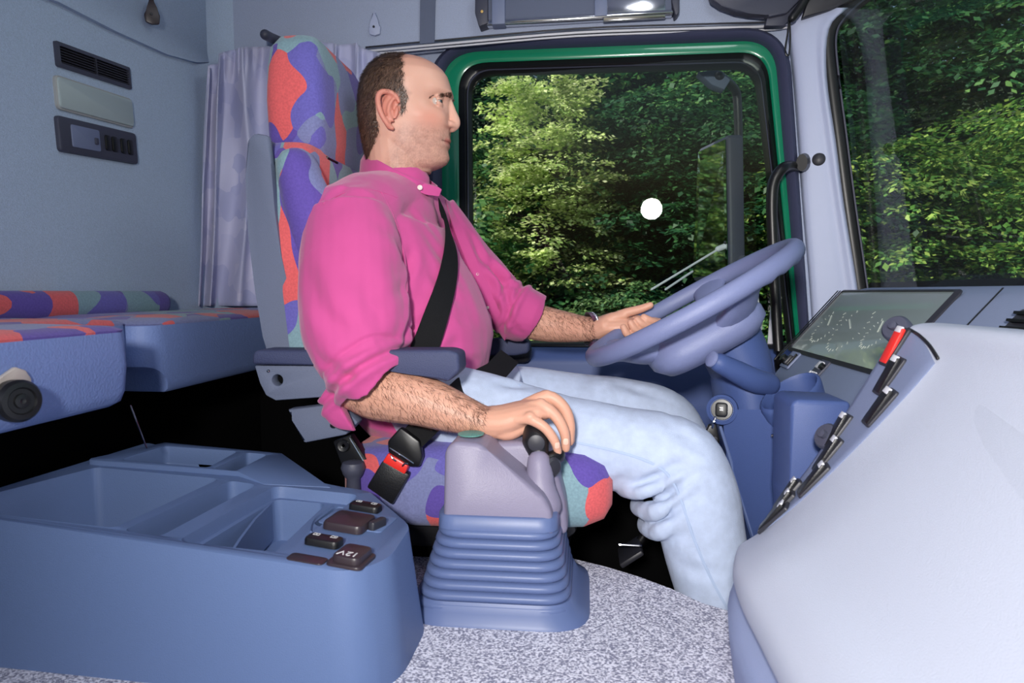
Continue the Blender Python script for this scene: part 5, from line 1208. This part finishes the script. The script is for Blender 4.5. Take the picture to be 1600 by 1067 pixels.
# shoulder yoke slopes from the collar to the sleeves
b_tube(bm, [at(548, 344, 1.215), at(572, 317, 1.28), at(606, 308, 1.38), at(640, 326, 1.48), at(662, 345, 1.58)], [(.078, .070), (.080, .057), (.080, .052), (.080, .060), (.078, .070)], ref=(0, 0, 1), n=24)
SL_R = [((548, 342), 1.215, (.078, .078)), ((550, 400), 1.185, (.088, .086)), ((552, 460), 1.165, (.091, .090)), ((557, 510), 1.148, (.093, .094)), ((564, 548), 1.138, (.084, .093)), ((575, 578), 1.132, (.070, .086)), ((592, 604), 1.128, (.062, .080))]
b_tube(bm, [at(*p, Y) for p, Y, r in SL_R], [r for p, Y, r in SL_R], ref=(0, 1, 0), n=28, round_ends=False)
# rolled cuff bands and the loose flap below the elbow
for a, b_2, r in (((566, 560), (581, 584), .086), ((578, 580), (595, 606), .084)):
    pa, pb_ = at(*a, 1.132), at(*b_2, 1.128); b_tube(bm, [pa, pa.lerp(pb_, .5), pb_], [(r * .80, r * .98), (r * .84, r * 1.05), (r * .78, r * .95)], ref=(0, 1, 0), n=24)
b_tube(bm, [at(520, 612, 1.12), at(540, 632, 1.115), at(562, 645, 1.115), at(590, 652, 1.12)], [(.035, .018), (.045, .018), (.035, .012), (.012, .008)], ref=(0, 1, 0), n=16)
SL_L = [((668, 342), 1.585, (.076, .074)), ((718, 406), 1.625, (.074, .072)), ((765, 454), 1.645, (.068, .070)), ((797, 480), 1.655, (.064, .072)), ((818, 490), 1.655, (.060, .070))]
b_tube(bm, [at(*p, Y) for p, Y, r in SL_L], [r for p, Y, r in SL_L], ref=(0, 1, 0), n=26, round_ends=False)
b_tube(bm, [at(800, 484, 1.655), at(812, 488, 1.655), at(824, 492, 1.652)], [(.066, .075), (.069, .079), (.065, .074)], ref=(0, 1, 0), n=24)
shirt_me = remesh(bm, .0036, 3, .5)
def crease(co, nr, a, b, w, d):
    """a fold: valley of depth d and width w running a->b over the cloth with ridges beside it"""
    a, b = np.array(a), np.array(b); ab = b - a; L2 = (ab * ab).sum(); t = ((co - a) @ ab) / L2
    q = a + np.clip(t, 0, 1)[:, None] * ab; dist = np.linalg.norm(co - q, axis=1) / w
    fade = np.clip(1 - np.abs(t - .5) * 1.6, .15, 1) * ((t > -.15) & (t < 1.15))
    return nr * ((-d * np.exp(-dist ** 2) + .55 * d * np.exp(-(dist - 1.7) ** 2)) * fade * (dist < 4))[:, None]
co = me_np(shirt_me); nr = normals(shirt_me); tr0 = bvh(shirt_me)
def sh(px, py): 
    p = hit(tr0, px, py)[0]; return p if p is not None else at(px, py, 1.3)
disp = np.zeros_like(co)
for (a, b2, w, d) in (((642, 395), (630, 545), .011, .012), ((560, 285), (505, 318), .010, .003), ((700, 470), (655, 510), .010, .005), ((648, 560), (700, 500), .012, .006), ((720, 500), (790, 520), .011, .005), ((705, 540), (770, 480), .010, .004),
      ((600, 470), (640, 440), .012, .004), ((530, 560), (625, 520), .013, .006), ((545, 590), (635, 545), .010, .007), ((500, 560), (560, 600), .012, .006), ((490, 590), (540, 625), .008, .006), ((500, 480), (560, 540), .015, .004), ((480, 420), (520, 520), .016, .004), ((590, 350), (640, 420), .014, .004),
      ((640, 330), (690, 380), .012, .004), ((655, 350), (720, 440), .014, .004), ((765, 405), (800, 462), .010, .010), ((785, 440), (800, 500), .009, .008), ((745, 395), (790, 440), .010, .006), ((770, 420), (812, 455), .009, .006), ((760, 460), (790, 500), .010, .006), ((735, 365), (760, 420), .010, .005), ((690, 560), (750, 565), .010, .005), ((560, 420), (600, 520), .018, .003), ((670, 430), (720, 470), .012, .004), ((780, 470), (815, 520), .008, .004)):
    disp += crease(co, nr, sh(*a), sh(*b2), w, d * 1.25)
nn = np.array([noise.noise(Vector((p[0] * 9, p[1] * 9, p[2] * 5 + p[0] * 4))) + .5 * noise.noise(Vector((p[0] * 22 + 3, p[1] * 22, p[2] * 12))) for p in co])
n3 = np.array([noise.noise(Vector((p[0] * 30 + p[2] * 16, p[1] * 26, p[2] * 9 - p[0] * 8))) for p in co])
disp += nr * (nn * .0042 + n3 * .0016)[:, None]
co = co + disp
for c_, d_, rad, dep in ((at(592, 604, 1.128), at(592, 604, 1.128) - at(575, 578, 1.132), .074, .035), (at(818, 490, 1.655), at(818, 490, 1.655) - at(797, 480, 1.655), .062, .03)):
    c_, d_ = np.array(c_), np.array(d_.normalized()); q = co - c_; t_ = q @ d_; rr_ = np.linalg.norm(q - t_[:, None] * d_, axis=1)
    band = np.exp(-((t_ + .014) / .006) ** 2) * .0045 - np.exp(-((t_ + .028) / .004) ** 2) * .005 + np.exp(-((t_ + .040) / .006) ** 2) * .003 - np.exp(-((t_ + .052 + .01 * np.sin(rr_ * 60 + q[:, 1] * 50)) / .004) ** 2) * .004
    co = co + nr * (band * (rr_ < .115) * (rr_ > .04))[:, None]
    m_ = np.clip((rad - rr_) / .010, 0, 1) * np.clip((t_ + .004) / .008, 0, 1) * (t_ < .09); co = co - d_ * (m_ * (dep + np.maximum(t_, 0)))[:, None]
np_me(shirt_me, co)
M['shirt'] = mat('pink_cotton', rgb(200, 78, 142), .75, spec=.25, bump=(1100, .25), sheen=.25, mott=(6, .05))
shirt = link('shirt', shirt_me, M['shirt'], man, 180); tr_s = bvh(shirt_me)
# stand-up collar
cr_ = []
cpts = [((563, 252), (570, 240), 1.395), ((585, 262), (590, 250), 1.345), ((612, 280), (616, 264), 1.330), ((640, 294), (645, 277), 1.338), ((660, 302), (666, 286), 1.365), ((676, 306), (683, 291), 1.40), ((672, 300), (680, 287), 1.435), ((650, 285), (655, 270), 1.47), ((610, 260), (612, 245), 1.475), ((575, 248), (580, 236), 1.45)]
outr = [at(*a, Y - .004 if Y < 1.4 else Y + .004) for a, b, Y in cpts]; topr = [at(*b, Y) for a, b, Y in cpts]
def closed_curve(P, n=4): 
    Q = catmull([tuple(p) for p in P[-2:] + P + P[:2]], n); k = 2 * n; return [Vector(q) for q in Q[k:k + len(P) * n]]
lo_, to_ = closed_curve(outr), closed_curve(topr); cc = sum(topr, Vector()) / len(topr)
inn = [p + (cc - p).normalized() * .004 for p in to_]; inl = [p + (cc - p).normalized() * .006 - Vector((0, 0, .004)) for p in lo_]
part('collar', loft([[p - Vector((0, 0, .034)) + (p - cc).normalized() * .004 for p in lo_], lo_, [a * .3 + b * .7 for a, b in zip(lo_, to_)], to_, inn, inl], cap=False), M['shirt'], shirt, 80)
tp_ = [at(*p, Y) for p, Y in (((650, 283), 1.352), ((684, 292), 1.372), ((690, 296), 1.376), ((686, 307), 1.374), ((665, 304), 1.352), ((646, 296), 1.342))]
part('collar_tab', prism(tp_, (-.0, .004, .001), .0012), M['shirt'], shirt)
def on_shirt(px, py, off=.001):
    p, nn_ = hit(tr_s, px, py); return (p + nn_ * off, nn_) if p is not None else (at(px, py, 1.3), Vector((0, -1, 0)))
def ribbon(name, pxs, wid, m, parent, thick=.0012, off=.0015, tree_=None, n=5, along=None, sm_=60, sm_n=3):
    """a strip laid over the cloth along points seen in the photograph"""
    C, N = [], []
    Q = catmull([tuple(p) for p in pxs], n)
    for q in Q:
        p, nn_ = hit(tree_, q[0], q[1])
        if p is None: continue
        C.append(p + nn_ * off); N.append(nn_)
    if len(C) < 3: return None
    for _ in range(sm_n):
        N = [N[0]] + [(N[i - 1] + N[i] * 2 + N[i + 1]).normalized() for i in range(1, len(N) - 1)] + [N[-1]]
        C = [C[0]] + [(C[i - 1] + C[i] * 2 + C[i + 1]) / 4 for i in range(1, len(C) - 1)] + [C[-1]]
    rings = []
    for i in range(len(C)):
        t_ = (C[min(i + 1, len(C) - 1)] - C[max(i - 1, 0)]).normalized(); s_ = t_.cross(N[i]).normalized(); w = wid[0] + (wid[1] - wid[0]) * i / (len(C) - 1)
        rings.append([C[i] - s_ * w, C[i] - s_ * w + N[i] * thick, C[i] + N[i] * thick * 1.3, C[i] + s_ * w + N[i] * thick, C[i] + s_ * w])
    return part(name, loft(rings), m, parent, sm_)
ribbon('placket', [(696, 316), (720, 370), (742, 420), (764, 468), (784, 515), (788, 540)], (.011, .012), M['shirt'], shirt, .0016, .0012, tr_s)
M['button'] = mat('pearl_button', rgb(230, 214, 206), .25)
def button(px, py, p=None, nn_=None, r=1.0):
    if p is None: p, nn_ = on_shirt(px, py, .002)
    part('button', lathe([(0, 0), (.0048, 0), (.0052, .0012), (.0040, .0020), (.0022, .0014), (0, .0014)], Matrix.Translation(p) @ nn_.to_track_quat('Z', 'Y').to_matrix().to_4x4() @ Matrix.Scale(r, 4), 16), M['button'], shirt)
button(0, 0, at(656, 293, 1.341), Vector((.35, -.9, .1)))
for q in ((746, 428), (762, 480)): button(*q, r=.7)
ribbon('armhole_seam', [(596, 300), (618, 345), (632, 400), (636, 455)], (.0016, .0016), M['shirt'], shirt, .0014, .0, tr_s)
ribbon('yoke_seam', [(505, 318), (540, 300), (580, 296), (620, 308)], (.0014, .0014), M['shirt'], shirt, .0012, .0, tr_s)
# ---------------------------------------------------------------- jeans
bm = bmesh.new()
b_tube(bm, [at(650, 585, 1.40), at(690, 625, 1.40), at(720, 655, 1.40)], [(.180, .11), (.190, .115), (.17, .09)], ref=(1, 0, .5), n=28)
JR = [((712, 650), 1.285, (.098, .088)), ((790, 668), 1.28, (.092, .084)), ((880, 688), 1.27, (.084, .079)), ((960, 699), 1.26, (.078, .0755)), ((1025, 707), 1.25, (.074, .0735)), ((1066, 722), 1.24, (.073, .0735)), ((1085, 765), 1.232, (.074, .074)), ((1096, 830), 1.222, (.074, .0725)), ((1110, 890), 1.21, (.072, .067)), ((1128, 950), 1.20, (.070, .062)), ((1146, 1020), 1.19, (.066, .058)), ((1165, 1100), 1.185, (.062, .056))]
JL = [((712, 640), 1.51, (.098, .086)), ((790, 634), 1.52, (.092, .080)), ((880, 637), 1.53, (.084, .076)), ((960, 644), 1.53, (.078, .074)), ((1020, 653), 1.53, (.074, .072)), ((1048, 674), 1.53, (.072, .070)), ((1075, 735), 1.51, (.072, .068)), ((1108, 820), 1.49, (.070, .064)), ((1140, 910), 1.47, (.066, .058)), ((1180, 1000), 1.455, (.062, .055))]
for Jg in (JR, JL): b_tube(bm, [at(*p, Y) for p, Y, r in Jg], [r for p, Y, r in Jg], ref=(0, 1, 0), n=28)
# bunched cloth behind the near knee
for (a, b2, r) in (((975, 770), (1040, 740), .012), ((1000, 800), (1060, 762), .014), ((1012, 830), (1072, 790), .016)):
    pa, pb_ = at(*a, 1.225), at(*b2, 1.215); b_tube(bm, [pa + Vector((0, .07, 0)), pa + Vector((.0, .02, 0)), pa.lerp(pb_, .35) + Vector((0, -.035, 0)), pb_ + Vector((0, -.03, 0))], [r * .8, r, r, r * .4], ref=(1, 0, 0), n=12)
jeans_me = remesh(bm, .0042, 4, .5)
co = me_np(jeans_me); nr = normals(jeans_me); tr0 = bvh(jeans_me); disp = np.zeros_like(co)
for (a, b2, w, d) in (((985, 765), (1070, 722), .010, .008), ((1005, 805), (1080, 745), .009, .010), ((1010, 830), (1090, 770), .010, .008), ((1000, 780), (1055, 715), .011, .005), ((1040, 660), (1090, 700), .014, .003), ((1030, 720), (1095, 735), .012, .004), ((1040, 850), (1080, 830), .010, .005), ((770, 600), (830, 605), .012, .005), ((800, 585), (880, 640), .012, .004), ((940, 760), (1000, 735), .012, .004), ((1060, 880), (1120, 900), .012, .004), ((960, 600), (1040, 625), .012, .004), ((1000, 625), (1060, 660), .010, .004)):
    disp += crease(co, nr, sh(*a), sh(*b2), w, d) if hit(tr0, *a)[0] is not None and hit(tr0, *b2)[0] is not None else 0
nn = np.array([noise.noise(Vector((p[0] * 12, p[1] * 12, p[2] * 12))) for p in co]); disp += nr * (nn * .0030)[:, None]
np_me(jeans_me, co + disp)
jm = mat('pale_denim', rgb(184, 197, 222), .85, spec=.2, bump=(900, .5), mott=(55, .07), sheen=.1)
jeans = link('jeans', jeans_me, jm, man, 180); tr_j = bvh(jeans_me)
jdark = mat('denim_seam', rgb(168, 184, 212), .85, spec=.2)
ribbon('leg_seam', [(895, 690), (950, 702), (1000, 716), (1042, 738), (1064, 780), (1080, 830), (1100, 880), (1122, 925), (1142, 960)], (.0022, .0022), jdark, jeans, .0016, .0, tr_j)
ribbon('pocket_seam', [(806, 570), (814, 586), (812, 602)], (.0018, .0018), jdark, jeans, .0014, .0, tr_j)
# shoes
for a, d in ((at(1180, 1190, 1.185), -.02), (at(1200, 1040, 1.45), .02)):
    bmh = bmesh.new(); zf = .012
    b_tube(bmh, [Vector((a.x - .05, a.y, zf + .055)), Vector((a.x + .02, a.y, zf + .060)), Vector((a.x + .10, a.y + d, zf + .042)), Vector((a.x + .19, a.y + d * 2, zf + .034)), Vector((a.x + .23, a.y + d * 2.4, zf + .03))], [(.034, .045), (.040, .052), (.046, .040), (.044, .032), (.03, .024)], ref=(0, 0, 1), n=16)
    part('shoe', bmh, M['black'], man, 180)
# watch on the left wrist
wq = [at(921, 490, 1.60), at(928, 495, 1.585), at(931, 505, 1.578), at(931, 520, 1.580), at(928, 533, 1.590), at(922, 538, 1.61), at(917, 530, 1.635), at(917, 500, 1.635)]
wc = sum(wq, Vector()) / len(wq); cl_ = closed_curve(wq, 5); ax = (at(935, 513, 1.598) - at(905, 513, 1.618)).normalized()
wt_ = part('watch', loft([[p + ax * a + (p - wc).normalized() * o for p in cl_] for a, o in ((-.0075, 0), (-.007, .0025), (.007, .0025), (.0075, 0), (.006, -.002), (-.006, -.002))], cap=False, closed=True), M['charcoal'], man, 60)
for k in range(len(cl_)):
    p = cl_[k]; o = (p - wc).normalized(); part('watch_link', box((.0145, .0042, .0022), fr(p + o * .003, ax, o), .0006, 1), M['chrome'], wt_)
# arm hair
for side_, c0 in (('r', RFORE), ('l', LFORE)):
    bmh = bmesh.new(); rg2 = random.Random(11)
    for k in range(1500):
        u = rg2.random(); i = u * (len(c0) - 2); a = int(i); f = i - a
        c = at(*c0[a][0], c0[a][1]).lerp(at(*c0[a + 1][0], c0[a + 1][1]), f); ax = (at(*c0[a + 1][0], c0[a + 1][1]) - at(*c0[a][0], c0[a][1])).normalized()
        d = Vector((rg2.gauss(0, .4), -abs(rg2.gauss(.6, .5)), rg2.gauss(.35, .8))).normalized(); d = (d - ax * d.dot(ax)).normalized()
        pt, nn_, _, _ = tree_b.ray_cast(c + d * .12, -d)
        if pt is None or (pt - c).length > .07: continue
        g_ = (ax * rg2.uniform(.2, 1) + Vector((0, 0, -.8)) + Vector((rg2.gauss(0, .4), rg2.gauss(0, .4), rg2.gauss(0, .3)))); g_ = (g_ - nn_ * g_.dot(nn_)).normalized()
        w_ = g_.cross(nn_) * .00022; L_ = rg2.uniform(.008, .018)
        vs = [bmh.verts.new(v) for v in (pt - w_, pt + w_, pt + g_ * L_ * .5 + nn_ * .0025 + w_ * .7, pt + g_ * L_ * .5 + nn_ * .0025 - w_ * .7, pt + g_ * L_ + nn_ * .0022)]
        bmh.faces.new(vs[:4]); bmh.faces.new((vs[3], vs[2], vs[4]))
    if len(bmh.faces):
        o = part('arm_hair', bmh, mat('arm_hair_brown', rgb(96, 62, 46), .5), man, None); o['kind'] = 'stuff'
# nails of the hand on the shifter
for px, py, r_ in ((870.5, 696, .0052), (884, 690, .0048)):
    p, nn_ = hit(tree_b, px, py)
    if p: part('nail', slab(.0085, .0105, .0036, .0008, Matrix.Translation(p) @ nn_.to_track_quat('Z', 'Y').to_matrix().to_4x4()), mat('nail_pink', rgb(236, 190, 170), .3), man)
# ---------------------------------------------------------------- seat belt over the shirt (belongs to the seat)
ribbon('belt_webbing', [(676, 322), (690, 352), (698, 385), (696, 425), (686, 465), (674, 505), (660, 548), (648, 580)], (.0175, .027), M['webbing'], seat, .0018, .0135, tr_s, sm_n=22)
lb_ = [at(796, 566, 1.40) + Vector((.0, 0, .012)), at(775, 580, 1.33), at(752, 592, 1.28), at(728, 604, 1.23), at(690, 640, 1.17), at(640, 690, 1.145)]
rgs = []
for i, p in enumerate(lb_):
    t_ = (lb_[min(i + 1, 5)] - lb_[max(i - 1, 0)]).normalized(); up_ = Vector((.55, -.3, .78)); s_ = t_.cross(up_).normalized() * .023; n_2 = s_.cross(t_).normalized() * .0012
    rgs.append([p - s_ - n_2, p - s_ + n_2, p + s_ + n_2, p + s_ - n_2])
part('lap_belt', loft(rgs), M['webbing'], seat, 60)
